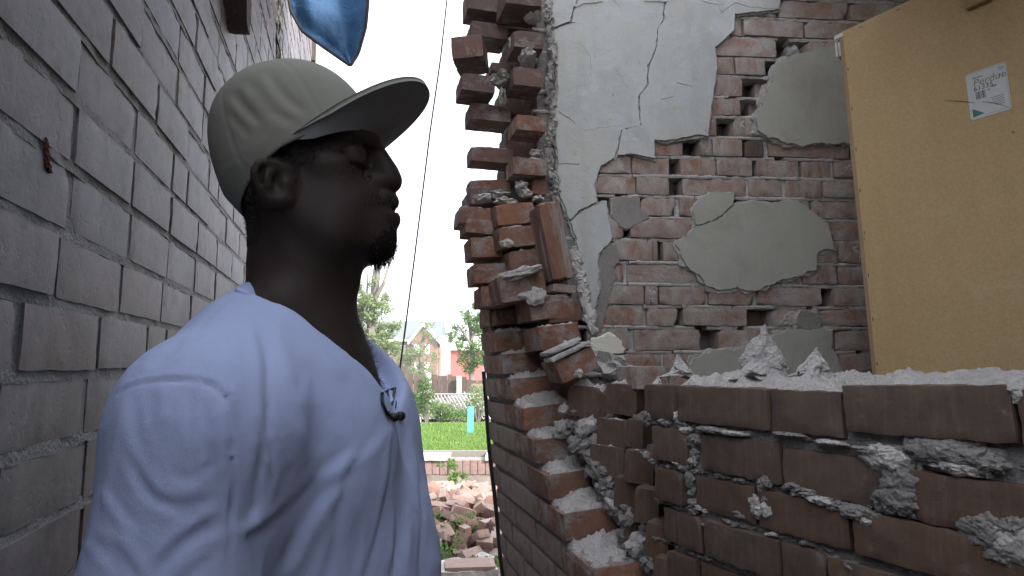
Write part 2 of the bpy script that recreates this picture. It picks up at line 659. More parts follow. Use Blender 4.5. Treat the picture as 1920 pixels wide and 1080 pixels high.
# rough quoin blocks closing the far end of the wall
qb = MB()
for i in range(14):
    V, Fc = box_grid(3, 3, 3)
    zz = 2.2 + i * .19
    qb.add([sn(S_END + .05 + v[0] * .12 + .015 * mnoise.noise(Vector((v[0] * 3, v[2] * 3, i))), LN - .04 + v[1] * .13, zz + v[2] * .17) for v in V], Fc)
o = qb.build('quoin', M['stone'])
o.parent = left; o.location = -Vector(left.location)
# spalled red scar on one near brick
ps = left_pt(88, 290)
Vs, Fc = [], []
for q_, (du, dz, a_, b_) in enumerate(((0, 0, .005, .012), (.004, -.012, .008, .009), (-.004, .013, .003, .010), (.010, -.020, .008, .005))):
    V, F2 = lump_geo((a_, .003, b_), 5 + q_, 3, .75, 2.2)
    Fc += [tuple(len(Vs) + i for i in f) for f in F2]
    Vs += [ps + AL * (v.x + du + v.z * -.25) * .75 + AN * (v.y * .6) + Vector((0, 0, v.z + dz)) * .75 for v in V]
M['scar'] = mortar_mat('raw red brick scar', (.17, .07, .04), (.05, .022, .018), bump=.9)
o = mesh_obj('spalled_scar', mk('spalled_scar', Vs, Fc), M['scar'])
o.parent = left; o.location = -Vector(left.location)

# ================================================================== brick variants for the torn building
ST = [brick_mesh('brick', (.2, .1, .058), 100 + i, seg=(12, 6, 5), rnd=.0035, rough=.0013, chip=[0, .6, 0, .8, .3, .6][i], big=.1) for i in range(6)]
HD = [brick_mesh('brick', (.1, .2, .058), 120 + i, seg=(8, 8, 5), rnd=.0035, rough=.0013, chip=[0, .6, 0, .8, .3, .6][i], big=.1) for i in range(6)]
for m_ in ST + HD: m_.materials.append(M['brick_torn'])


def remat(lst, mat):
    res = []
    for m_ in lst:
        c = m_.copy()
        c.materials.clear(); c.materials.append(mat)
        res.append(c)
    return res


ST_RED, ST_DUSTY, ST_OUT = remat(ST, M['brick_red']), remat(ST, M['brick_dusty']), remat(ST, M['brick_outer'])
ST_SH, HD_SH = remat(ST, M['brick_shade']), remat(HD, M['brick_shade'])
HD_RED, HD_DUSTY = remat(HD, M['brick_red']), remat(HD, M['brick_dusty'])
rb = random.Random(77)


def heap(ctr, ux, uy, su, sv, h, seed, nu=18, nv=14, lo=-.003, rag=.25, uz=Vector((0, 0, 1)), tilt=0.0, rise=0.0):
    """ragged mound of mortar rubble lying on a rectangle"""
    off = Vector((seed * 4.1, seed * 1.3, seed * .7))
    V, Fc = [], []
    for j in range(nv + 1):
        for i in range(nu + 1):
            a, b = i / nu * 2 - 1, j / nv * 2 - 1
            x, y = a * su / 2, b * sv / 2
            p = Vector((x, y, 0))
            n1 = fbm(p * 28 + off, 5)
            n2 = fbm(p * 85 + off, 4)
            e = min(1, max(0, (1 - max(abs(a) ** 3, abs(b) ** 3)) * 2.2 + rag * n1))
            z = lo + (h * (.55 + .75 * n1) + .0045 * n2 + tilt * b * h + rise * max(0, a + .35 + .5 * n1) * h) * e
            if e <= 0: z = lo
            ins = min(.30, (.0045 + .0055 * abs(n1)) / max(.02, min(su, sv)) * 2)
            x *= 1 - ins * abs(a); y *= 1 - ins * abs(b)
            if max(abs(a), abs(b)) > .999: z = lo - .008
            V.append(Vector(ctr) + ux * x + uy * y + uz * z)
    for j in range(nv):
        for i in range(nu):
            q = j * (nu + 1) + i
            Fc.append((q, q + 1, q + nu + 2, q + nu + 1))
    return V, Fc


# ================================================================== OUTER WYTHE: leaning, broken off in steps
outer = thing('brick_wall', 'leaning outer brick wall broken off in steps, pale mortar on each step', 'wall', sn(1.7, .5, 0))
SL = .105                                              # lean toward the alley
LUZ = (Vector((0, 0, 1)) - AN * SL).normalized()
LUY = (AN + Vector((0, 0, SL))).normalized()


def n_out(z): return .43 - SL * (z - 1.4)


TOPS = {k: 1.4 + .036 - .0712 * k for k in range(-8, 20)}
EDGE = {0: 1.805, 1: 1.737, 2: 1.632, 3: 1.537, 4: 1.469, 5: 1.374, 6: 1.225, 7: 1.09, 8: .98}
for k in range(9, 20): EDGE[k] = .98 - (k - 8) * .10
for k, e in zip(range(-1, -9, -1), (1.90, 1.93, 1.95, 1.97, 1.985, 1.99, 2.0, 2.0)): EDGE[k] = e
FAR_S = 2.09
core = MB()
for k in sorted(EDGE):
    zt = TOPS[k]
    if zt < .02: continue
    zc = zt - .029
    e0 = EDGE[k]
    Lw = FAR_S - e0
    core.box(sn((e0 + .014 + FAR_S - .006) / 2, n_out(zc) + .051, zc - .008), AL, LUY, LUZ, (max(.02, Lw - .02), .082, .074))
    s = e0
    first = True
    while s < FAR_S - .02:
        L = .205 if not (first and rb.random() < .15) else .1
        if s + L > FAR_S - .04: L = FAR_S - s
        jn = rb.uniform(-.003, .003)
        ctr = sn(s + (L - .008) / 2, n_out(zc) + .05 + jn, zc + rb.uniform(-.002, .002))
        ux = (AL + AN * rb.uniform(-.012, .012) + Vector((0, 0, rb.uniform(-.012, .012)))).normalized()
        me = rb.choice(ST_OUT if not first else ST)
        mesh_obj('brick', me, None, outer, basis(ctr + LUY * (.018 if first else .008), ux, LUY, LUZ, ((L - .008) / .2, 1.36 if first else 1.16, 1)))
        s += L
        first = False
o = core.build('mortar_core', M['mortar_dark'])
o.parent = outer; o.location = -Vector(outer.location)
for k in range(0, 12):
    zt = TOPS[k]
    e0, e1 = EDGE[k], EDGE[k - 1] if k > 0 else 1.90
    V, Fc = heap(sn((e0 + e1) / 2 + .012, n_out(zt) + .069, zt), AL, LUY, e1 - e0 + .030, .142, .018 + .006 * rb.random(), 300 + k, 26, 24, tilt=.2, rise=.55, rag=.12)
    mesh_obj('mortar_bed', soften(mk('mortar_bed', V, Fc), 45), M['dust'], outer)
for (px, py, r, k) in ((1106, 936, .012, 6), (1190, 1020, .015, 7), (1238, 1040, .02, 7), (1120, 890, .012, 5), (1075, 905, .008, 5), (1010, 765, .009, 3), (1012, 890, .01, 5)):
    p = atP(px, py, sn(1, 0, TOPS[k] + .012), Vector((0, 0, 1)))
    V, Fc = lump_geo((r * 1.3, r, r * .6), px, 3, .4)
    mesh_obj('mortar_lump', mk('mortar_lump', V, Fc), M['dust'], outer, Matrix.Translation(p))

# ================================================================== bricks placed by their measured faces
ZU = Vector((0, 0, 1))
LU = Vector((0.464, -0.886, 0)).normalized()           # along the low wall, toward the camera
LUN = Vector((0.886, 0.464, 0)).normalized()           # into the low wall, away from the alley


def face_brick(parent, rect, Y, ux=AN, depth=.2, roll=0.0, mat=None, var=None, name='brick', lumps=0, pitch=0.0):
    x0, y0, x1, y1 = rect
    ux = Vector(ux)
    uz = Vector((0, 0, 1))
    uy = uz.cross(ux)
    if uy.y < 0 and abs(uy.y) > abs(uy.x) or (abs(uy.x) >= abs(uy.y) and uy.x < 0): uy = -uy
    if pitch:
        uz = (uz + uy * pitch).normalized(); uy = (uy - ZU * pitch).normalized()
    xc, yc = (x0 + x1) / 2, (y0 + y1) / 2
    c = atY(xc, yc, Y)
    w = (atP(x1, yc, c, uy) - atP(x0, yc, c, uy)).length
    h = (atP(xc, y1, c, uy) - atP(xc, y0, c, uy)).length
    if roll:
        cr, sr = math.cos(R(roll)), math.sin(R(roll))
        ux, uz = ux * cr + uz * sr, uz * cr - ux * sr
    fam = HD if w < .14 or w < h else ST
    if mat: fam = {'red': (HD_RED, ST_RED), 'dusty': (HD_DUSTY, ST_DUSTY), 'torn': (HD, ST), 'shade': (HD_SH, ST_SH)}[mat][0 if fam is HD else 1]
    me = fam[var % 6] if var is not None else rb.choice(fam)
    bw, bd = (.1, .2) if w < .14 or w < h else (.2, .1)
    ctr = c + uy * depth / 2
    o = mesh_obj(name, me, None, parent, basis(ctr, ux, uy, uz, (w / bw, depth / bd, h / .058)))
    return c, ux, uy, uz, w, h


def top_heap(parent, fb, h, seed, depth=.12, mat='dust'):
    c, ux, uy, uz, w, hh = fb
    V, Fc = heap(c + uz * hh / 2 + uy * (depth / 2 - .004), ux, uy, w * .97, depth, h, seed, 16, 12, uz=uz)
    mesh_obj('mortar_bed', soften(mk('mortar_bed', V, Fc), 45), M[mat], parent)


def lump_at(parent, px, py, Y, r, seed, mat='mortar', sub=3, rough=.6, name='mortar_lump', rot=0.0):
    p = atY(px, py, Y)
    V, Fc = lump_geo(r, seed, sub, rough)
    Mx = Matrix.Translation(p) @ Matrix.Rotation(rot, 4, 'Y')
    return mesh_obj(name, soften(mk(name, V, Fc), 48), M[mat], parent, Mx)


torn = thing('brick_wall', 'toothed broken bricks and inner courses standing above and beside the stepped wall', 'wall', sn(1.85, .6, 0))
# -- teeth hanging in the sky beside the plaster (px rect of the face, depth Y)
UPR = [((878, -26, 942, 20), 2.02, .11, 0), ((948, -34, 1016, 9), 1.93, .14, 2), ((884, 42, 952, 70), 2.05, .11, 0),
       ((964, 58, 1019, 90), 1.95, .11, 1), ((922, 118, 962, 134), 2.10, .12, 0), ((866, 139, 929, 171), 1.95, .12, 0),
       ((963, 127, 1018, 161), 1.93, .11, 1), ((882, 195, 958, 226), 2.02, .11, 0), ((969, 216, 1024, 245), 1.93, .11, 0),
       ((884, 276, 962, 304), 2.0, .09, 0), ((962, 296, 1026, 328), 1.92, .10, 0), ((999, 333, 1025, 364), 1.97, .15, 0),
       ((882, 352, 952, 381), 1.98, .16, 6), ((948, 94, 1022, 126), 2.14, .12, 0), ((950, 36, 1010, 56), 2.12, .12, 0),
       ((940, 172, 1020, 214), 2.14, .12, 0), ((950, 250, 1020, 296), 2.13, .12, 0), ((946, 306, 1000, 345), 2.13, .12, 0)]
for i, (rc, Y, dp, rl_) in enumerate(UPR):
    fb = face_brick(torn, rc, Y, AN, dp, rl_, 'shade' if i not in (8, 10, 11) else 'torn', i)
    if i in (2, 3, 6, 9, 10): top_heap(torn, fb, .007, 400 + i, dp * .8, 'mortar')
face_brick(torn, (846, 66, 905, 108), 1.93, (AN - AL * .38).normalized(), .13, 4, 'shade', 0)
for (px, py, Y, r, sd) in ((990, 112, 1.97, (.03, .05, .02), 1), (940, 150, 1.97, (.028, .05, .02), 2), (935, 365, 1.97, (.03, .03, .012), 3), (977, 352, 1.96, (.02, .03, .022), 4),
                           (988, 363, 1.93, (.016, .02, .012), 5), (905, 372, 1.9, (.03, .03, .014), 6), (948, 378, 1.86, (.03, .02, .010), 7), (1005, 288, 2.0, (.02, .02, .012), 8),
                           (942, 180, 1.99, (.012, .03, .03), 9), (1000, 25, 2.0, (.03, .04, .03), 10), (1010, 373, 1.90, (.018, .02, .010), 11), (962, 82, 2.0, (.012, .03, .02), 12)):
    lump_at(torn, px, py, Y, r, sd, 'mortar')
# -- leaning part, outer ends then middle ends
LEAN = [((863, 388, 928, 421), 1.86, .12, -4), ((874, 411, 933, 438), 1.86, .12, -3), ((883, 444, 944, 482), 1.86, .12, 4), ((889, 493, 957, 530), 1.85, .12, 5),
        ((903, 536, 958, 575), 1.86, .12, 2), ((930, 580, 992, 608), 1.93, .12, 3), ((930, 620, 1000, 658), 1.90, .14, 4),
        ((931, 380, 1003, 420), 1.82, .16, 8), ((936, 424, 1008, 462), 1.81, .16, 8), ((955, 468, 1014, 504), 1.82, .16, 9), ((938, 512, 1024, 563), 1.74, .15, 9),
        ((994, 553, 1077, 598), 1.76, .16, 6), ((1012, 608, 1088, 653), 1.70, .16, 7)]
for i, (rc, Y, dp, rl_) in enumerate(LEAN):
    fb = face_brick(torn, rc, Y, AN, dp, rl_, 'torn', i + 2)
    if i in (0, 1, 2, 8, 9, 11, 12): top_heap(torn, fb, .006, 430 + i, .08, 'mortar')
    if i in (10, 6): top_heap(torn, fb, .014, 440 + i, .11)
fb = face_brick(torn, (1023, 377, 1063, 524), 1.74, AN, .10, 11, 'torn', 2)                # brick standing on end
fb = face_brick(torn, (1037, 533, 1080, 548), 1.76, AN, .1, -4, 'dusty', 0)
fb = face_brick(torn, (1044, 662, 1122, 706), 1.55, (AN * .97 - AL * .1).normalized(), .17, 24, 'torn', 4)    # tipped brick with split mortar slabs
for q in range(2):
    c, ux, uy, uz, w, h = fb
    V, Fc = brick_geo((.108 - .015 * q, .09, .011), 70 + q, seg=(8, 5, 2), rnd=.003, rough=.002, chip=.5)
    mesh_obj('mortar_slab', mk('mortar_slab', V, Fc), M['dust'], torn, basis(c + uz * (h / 2 + .008 + q * .0155) + uy * (.035 + q * .02) - ux * (.003 + .006 * q), ux, uy, uz))
lump_at(torn, 975, 512, 1.73, (.06, .02, .014), 21, 'mortar', rot=-.3)
lump_at(torn, 1003, 555, 1.73, (.03, .008, .022), 22, 'mortar')
lump_at(torn, 950, 456, 1.80, (.018, .008, .012), 23, 'mortar')
lump_at(torn, 1098, 660, 1.62, (.05, .03, .018), 24, 'dust', rot=.3)
lump_at(torn, 1152, 690, 1.58, (.05, .05, .03), 25, 'dust', rot=.2)
lump_at(torn, 1085, 700, 1.53, (.01, .012, .01), 26, 'dust')
for i in range(34):                                                                       # crumbled plaster edge between tilted brick and end wall
    tt = i / 33
    px, py = 1072 + 42 * tt + rb.uniform(-7, 7), 470 + 150 * tt
    lump_at(torn, px, py, 1.86 - .1 * tt, (.012, .012, .014), 500 + i, 'mortar', 2)
# -- the second course of bricks, seen in the gap behind the steps
for k in range(-3, 18):
    zt = TOPS[k]
    if zt < .1: continue
    s0 = 1.70 + rb.uniform(-.04, .05) + .05 * (k % 2)
    while s0 < 2.0:
        ctr = sn(s0 + .1, n_out(zt) + .165 + rb.uniform(-.006, .006), zt - .030)
        ux = (AL + AN * rb.uniform(-.05, .05) + ZU * rb.uniform(-.03, .03)).normalized()
        mesh_obj('brick', rb.choice(ST_RED), None, torn, basis(ctr, ux, LUY, LUZ))
        s0 += .21
# -- middle courses between the steps and the low wall
MID = [((1066, 726, 1134, 781), 1.56), ((1137, 722, 1191, 776), 1.45), ((1084, 779, 1119, 827), 1.56), ((1121, 787, 1174, 838), 1.46), ((1176, 788, 1203, 838), 1.40),
       ((1108, 838, 1167, 894), 1.46), ((1172, 848, 1222, 906), 1.36), ((1153, 898, 1191, 952), 1.40), ((1191, 918, 1232, 982), 1.31), ((1168, 958, 1190, 1010), 1.38), ((1212, 984, 1250, 1046), 1.25), ((1228, 1050, 1262, 1110), 1.21),
       ((1176, 1012, 1212, 1060), 1.34)]
for i, (rc, Y) in enumerate(MID):
    rc = (rc[0] - 2.5, rc[1] - 2, rc[2] + 2.5, rc[3] + 2.5)
    fb = face_brick(torn, rc, Y, (LU * .8 + AN * .45).normalized(), .1, -3, 'red', i + 1)
    if i in (0, 1): top_heap(torn, fb, .018, 460 + i, .12)
    if i in (3, 5, 6): top_heap(torn, fb, .003, 460 + i, .03, 'mortar')
for i in range(40):
    px = rb.choice([1120, 1170, 1205, 1135, 1190, 1225, 1160]) + rb.uniform(-14, 14)
    py = rb.uniform(785, 1075)
    lump_at(torn, px, py, 1.62 - (px - 1066) / 170 * .30 + .028, (.014, .012, .016), 560 + i, 'mortar_dark', 2)
for i in range(90):                                    # mortar rubble lodged between the steps and the inner courses
    tt = rb.random()
    px, py = 1062 + 165 * tt + rb.uniform(-12, 22), 778 + 290 * tt + rb.uniform(-22, 26)
    q_ = rb.uniform(.4, 1.3) ** 1.4
    lump_at(torn, px, py, 1.60 - .30 * tt + rb.uniform(-.01, .05), (.020 * q_, .018 * q_, .015 * q_), 1700 + i, 'mortar_dark' if i % 3 else 'dust', 3 if q_ > .8 else 2, .55, rot=rb.uniform(-1, 1))
mb = MB()
mb.box(Vector((.215, 1.42, .62)) + LUN * .088, LU, LUN, ZU, (.46, .06, 1.22))
mb.box(sn(2.03, .60, .95), AL, LUY, LUZ, (.10, .12, 1.88))
mb.box(sn(2.16, .575, 2.6), AL, AN, ZU, (.10, .11, 2.2))
o = mb.build('mortar_core', M['mortar_dark'])
o.parent = torn; o.location = -Vector(torn.location)

# ================================================================== LOW WALL (inner wythe laid bare)
low = thing('brick_wall', 'low dark red brick wall with pale mortar rubble heaped along its top', 'wall', (.42, .95, 0))
LP = Vector((.321, 1.133, 0))


def lowp(k, z, d=0.0):
    """k metres along the low wall toward the camera, d metres into it"""
    return LP + LU * k + LUN * d + Vector((0, 0, z))


def k_of(px, y=850, d=0.0):
    p = atP(px, y, lowp(0, 0, d), LUN)
    return (p - LP).dot(LU)


RED_HI = [brick_mesh('brick', (.2, .1, .058), 140 + i, seg=(26, 8, 9), rnd=.0036, rough=.0012, chip=[0, .4, .3, .7, 0, .4][i], big=.12) for i in range(6)]
RED_HIH = [brick_mesh('brick', (.1, .1, .058), 150 + i, seg=(14, 8, 9), rnd=.0036, rough=.0012, chip=[0, .4, .3, .7][i], big=.12) for i in range(4)]
for m_ in RED_HI + RED_HIH: m_.materials.append(M['brick_red'])
LROW = [(-.036, -.100, [(1205, 1267), (1270, 1440), (1443, 1577), (1583, 1903), (1912, 2300)]),
        (-.114, -.176, [(1223, 1288), (1312, 1459), (1463, 1653), (1694, 2060)]),
        (-.189, -.247, [(1231, 1281), (1303, 1412), (1420, 1588), (1597, 1990)]),
        (-.259, -.318, [(1243, 1269), (1271, 1316), (1322, 1459), (1463, 1545), (1552, 1820), (1830, 2300)]),
        (-.331, -.390, [(1255, 1308), (1313, 1400), (1406, 1560), (1568, 1760), (1770, 2200)]),
        (-.403, -.462, [(1262, 1350), (1356, 1480), (1486, 1700), (1706, 2000)])]
for ri, (zt, zb_, xs) in enumerate(LROW):
    for i, (a, b) in enumerate(xs):
        ym = 685 - (zt + zb_) / 2 * F / 1.0
        ka, kb = k_of(a, ym), k_of(b, ym)
        L = kb - ka
        hd = L < .14
        me = (RED_HIH if hd else RED_HI)[(ri * 3 + i * 2) % (4 if hd else 6)]
        km = (ka + kb) / 2
        sag = -.012 * max(0, km) / .4 * (ri == 1) + .013 * max(0, min(1, (km - .22) / .16)) * (ri == 0)
        ctr = lowp((ka + kb) / 2, 1.4 + (zt + zb_) / 2 + sag, .05 + rb.uniform(-.004, .004))
        ux = (LU + Vector((0, 0, rb.uniform(-.012, .012) + (.05 if ri == 0 and km > .3 else 0))) + LUN * rb.uniform(-.02, .02)).normalized()
        mesh_obj('brick', me, None, low, basis(ctr, ux, LUN, ZU, (L / (.1 if hd else .2), 1, (zt - zb_) / .058)))
fd = MB()
for r in range(20):                                    # plain courses below and beyond the frame
    zt = 1.4 - .475 - .0715 * (r - 6) if r >= 6 else None
    if zt is not None and zt > .06:
        k = -.12 + (r % 2) * .1
        while k < 2.6:
            fd.box(lowp(k + .1, zt - .029, .05), LU, LUN, ZU, (.198, .1, .058)); k += .208
    if r < 6:
        k = .66 + (r % 2) * .1
        while k < 2.6:
            fd.box(lowp(k + .1, 1.4 + (LROW[r][0] + LROW[r][1]) / 2, .05), LU, LUN, ZU, (.198, .1, .058)); k += .208
o = fd.build('brick_field', M['brick_red']); o.parent = low; o.location = -Vector(low.location); tag(o, kind='stuff')
mb = MB()
mb.box(lowp(1.26, .667, .060), LU, LUN, ZU, (2.68, .096, 1.334))
mb.box(lowp(1.25, .66, .170), LU, LUN, ZU, (2.70, .1, 1.32))
o = mb.build('mortar_core', M['mortar_dark']); o.parent = low; o.location = -Vector(low.location)
# rubble along the top
for (k0, k1, h, w, sd, lift) in ((-.10, .20, .024, .18, 1, .001), (.16, .34, .020, .18, 2, .004), (.29, .46, .017, .17, 3, .014), (.42, .66, .018, .16, 4, .020)):
    V, Fc = heap(lowp((k0 + k1) / 2, 1.4 - .037 + lift, w / 2 + .003), LU, LUN, k1 - k0, w, h, 600 + sd, 34, 22, lo=-.002, rag=.12, tilt=.5)
    mesh_obj('mortar_bed', soften(mk('mortar_bed', V, Fc), 45), M['dust'], low)
# upright shards of mortar on the top
for (px, py0, py1, wd, d, sd) in ((1432, 622, 708, 66, .13, 1), (1527, 657, 706, 36, .13, 2), (1276, 668, 706, 24, .12, 3), (1395, 690, 710, 14, .12, 4), (1232, 708, 728, 14, .05, 5), (1345, 698, 712, 12, .12, 6)):
    c = atP(px, (py0 + py1) / 2, lowp(0, 0, d), LUN)
    zc = (c - C0).dot(FWD)
    hz, wx = (py1 - py0) / F * zc / 2 * 1.12, wd / F * zc
    V, Fc = lump_geo((1, 1, 1), 640 + sd, 4, .36, 1.8)
    Vs = []
    for v in V:
        tp = max(.05, 1 - .5 * (v.z + 1))
        wd_ = (1 / max(.42, math.sqrt(max(0, 1 - min(1, v.z * v.z))))) if v.z < 0 else 1
        Vs.append((v.x * wx * (.14 + .75 * tp) * wd_ + hz * .22 * (sd % 3 - 1) * v.z, v.y * .022 * (.3 + tp) * wd_, v.z * hz))
    mesh_obj('mortar_shard', mk('mortar_shard', Vs, Fc), M['dust'], low, basis(c, Vector((1, 0, 0)), Vector((0, 1, 0)), ZU))
# squeezed mortar on the bared face: (px, py, width px, height px)
for i, (px, py, w, h) in enumerate([(1668, 862, 34, 24), (1690, 905, 26, 44), (1684, 935, 34, 28), (1655, 846, 22, 14), (1765, 848, 50, 26), (1820, 858, 42, 22), (1800, 876, 40, 14), (1850, 872, 26, 10),
                                    (1865, 1000, 44, 34), (1905, 1015, 50, 40), (1850, 985, 26, 24), (1890, 1040, 30, 22), (1905, 738, 18, 16), (1915, 990, 26, 26),
                                    (1433, 912, 13, 17), (1428, 950, 14, 16), (1437, 935, 10, 10), (1300, 843, 9, 14), (1299, 862, 9, 10), (1303, 820, 12, 10), (1280, 800, 12, 10), (1290, 805, 10, 10), (1215, 787, 7, 11), (1245, 788, 9, 8), (1270, 787, 8, 10),
                                    (1295, 910, 9, 16), (1288, 880, 12, 8), (1270, 866, 10, 8), (1300, 935, 9, 12), (1335, 806, 26, 6), (1375, 812, 24, 5), (1490, 915, 14, 7), (1510, 925, 18, 8), (1540, 938, 22, 8), (1570, 950, 14, 9), (1605, 960, 22, 14), (1620, 978, 14, 10),
                                    (1645, 968, 16, 7), (1480, 815, 24, 4), (1560, 830, 24, 5), (1620, 845, 20, 6), (1390, 965, 12, 5), (1320, 952, 10, 6), (1300, 955, 9, 8), (1330, 980, 8, 6), (1450, 1000, 10, 5), (1570, 1050, 10, 6), (1600, 1062, 14, 7), (1690, 985, 10, 6)]):
    c = atP(px, py, lowp(0, 0, 0.004 if w > 12 else .008), LUN)
    zc = (c - C0).dot(FWD)
    fw = .45                                         # foreshortening of the face
    Vs, Fc = [], []
    big_ = w > 20
    rq = random.Random(i)
    for q_ in range(1 if big_ else 4):
        sc_ = 1 if big_ else rq.uniform(.45, .85)
        V, F2 = lump_geo((w / F * zc / fw * .62 * sc_, (.012 if big_ else .007), h / F * zc * sc_), 700 + i * 7 + q_, 5 if big_ else 3, .30 if big_ else .5, 1.5 if big_ else 1.6, True)
        o_ = Vector((0, 0, 0)) if big_ else Vector((rq.uniform(-.7, .7) * w / F * zc / fw * .6, rq.uniform(-.003, .002), rq.uniform(-.8, .8) * h / F * zc))
        Fc += [tuple(len(Vs) + j for j in f) for f in F2]
        Vs += [v + o_ for v in V]
    if big_:
        V, F2 = heap((0, 0, 0), Vector((1, 0, 0)), Vector((0, 0, 1)), w / F * zc / fw * 1.7, h / F * zc * 3.0, .004, 1500 + i, 22, 18, lo=-.003, rag=.8, uz=Vector((0, -1, 0)))
        mesh_obj('mortar_film', soften(mk('mortar_film', V, F2), 50), M['mortar_dark'], low, basis(c - LUN * .002, LU, LUN, ZU))
    mesh_obj('mortar_lump', soften(mk('mortar_lump', Vs, Fc), 50), M['mortar_dark'] if i % 3 else M['mortar'], low, basis(c, LU, LUN, ZU))
for ri in range(5):                                    # crumbs left in the bed joints
    z = 1.4 + (LROW[ri][1] + LROW[ri + 1][0]) / 2
    mbj = MB()
    k = -.13
    while k < .7:
        V, Fc = lump_geo((rb.uniform(.006, .016), .014, rb.uniform(.0032, .0062)), rb.randrange(9999), 3, .45, 1.6, True)
        c = lowp(k, z + rb.uniform(-.002, .002), .021 + rb.uniform(-.006, .010))
        mbj.add([c + LU * v.x + LUN * v.y + ZU * v.z for v in V], Fc)
        k += rb.uniform(.008, .024) if rb.random() > .12 else .05
    o = mbj.build('bed_joint', M['mortar_dark']); tag(o, kind='stuff'); o.parent = low; o.location = -Vector(low.location)
fb = face_brick(low, (1193, 687, 1250, 730), 1.42, AN, .1, 0, 'dusty', 2)
# ================================================================== END WALL: plaster fallen from brick
EP = Vector((0.12, 2.08, 0))
EU = Vector((math.cos(R(4)), math.sin(R(4)), 0))
EN = Vector((EU.y, -EU.x, 0))                          # toward the camera
endw = thing('brick_wall', 'cracked end wall with plaster fallen away from dusty red bricks', 'wall', EP + EU * .7)


def ep(px, py, d=0.0):
    return atP(px, py, EP + EN * d, EN)


def eu(px, py):
    return (ep(px, py) - EP).dot(EU)


JY = [-52, -10, 29, 66, 105, 140, 180, 217, 256, 294, 331, 369, 409, 450, 493, 534, 575, 614, 660, 702, 745]
JZ = [ep(1300, y).z for y in JY]
# per row (from the top): bricks as (px x0, px x1, how) - '' plain, 'm' under a mortar film, 'r' set back
ROWS = [[(1466, 1560, ''), (1563, 1660, '')],
        [(1378, 1455, ''), (1458, 1590, '')],
        [(1360, 1391, ''), (1393, 1505, '')],
        [(1336, 1455, ''), (1480, 1506, 'l'), (1512, 1590, '')],
        [(1333, 1376, ''), (1379, 1435, ''), (1485, 1580, '')],
        [(1330, 1392, ''), (1424, 1470, 'r')],
        [(1326, 1388, ''), (1412, 1450, 'r')],
        [(1322, 1343, 'm'), (1376, 1416, 'm')],
        [(1222, 1280, ''), (1312, 1335, 'm'), (1336, 1392, ''), (1397, 1432, 'd'), (1440, 1592, '')],
        [(1118, 1182, ''), (1185, 1255, ''), (1276, 1341, ''), (1344, 1411, ''), (1420, 1498, ''), (1503, 1557, ''), (1562, 1640, 'm')],
        [(1113, 1190, ''), (1193, 1254, ''), (1280, 1400, ''), (1404, 1465, ''), (1473, 1540, ''), (1543, 1640, 'm')],
        [(1144, 1200, 'm'), (1201, 1266, ''), (1274, 1330, ''), (1480, 1518, ''), (1522, 1640, '')],
        [(1120, 1169, ''), (1181, 1310, ''), (1545, 1640, '')],
        [(1150, 1223, ''), (1224, 1234, ''), (1244, 1272, ''), (1520, 1569, ''), (1572, 1640, 'm')],
        [(1143, 1169, ''), (1175, 1310, ''), (1440, 1502, ''), (1505, 1569, ''), (1573, 1640, '')],
        [(1132, 1207, ''), (1209, 1233, 'm'), (1236, 1322, ''), (1328, 1414, ''), (1420, 1541, ''), (1564, 1650, '')],
        [(1122, 1206, ''), (1212, 1270, ''), (1280, 1401, ''), (1402, 1447, 'h'), (1448, 1536, 'm'), (1539, 1650, '')],
        [(1100, 1179, ''), (1188, 1314, ''), (1347, 1440, ''), (1443, 1562, ''), (1565, 1660, '')],
        [(1168, 1240, ''), (1244, 1330, ''), (1333, 1460, ''), (1560, 1660, '')],
        [(1130, 1250, ''), (1255, 1380, ''), (1384, 1500, ''), (1505, 1660, '')]]
ED = [brick_mesh('brick', (.2, .1, .058), 200 + i, seg=(14, 3, 6), rnd=.006, rough=.0024, chip=[0, .6, 0, 1, .4, .8, .3, 0][i], big=.25) for i in range(8)]
for m_ in ED: m_.materials.append(M['brick_dusty'])
ED_R = remat(ED, M['brick_red'])
re_ = random.Random(5)
bedm, perp = MB(), MB()
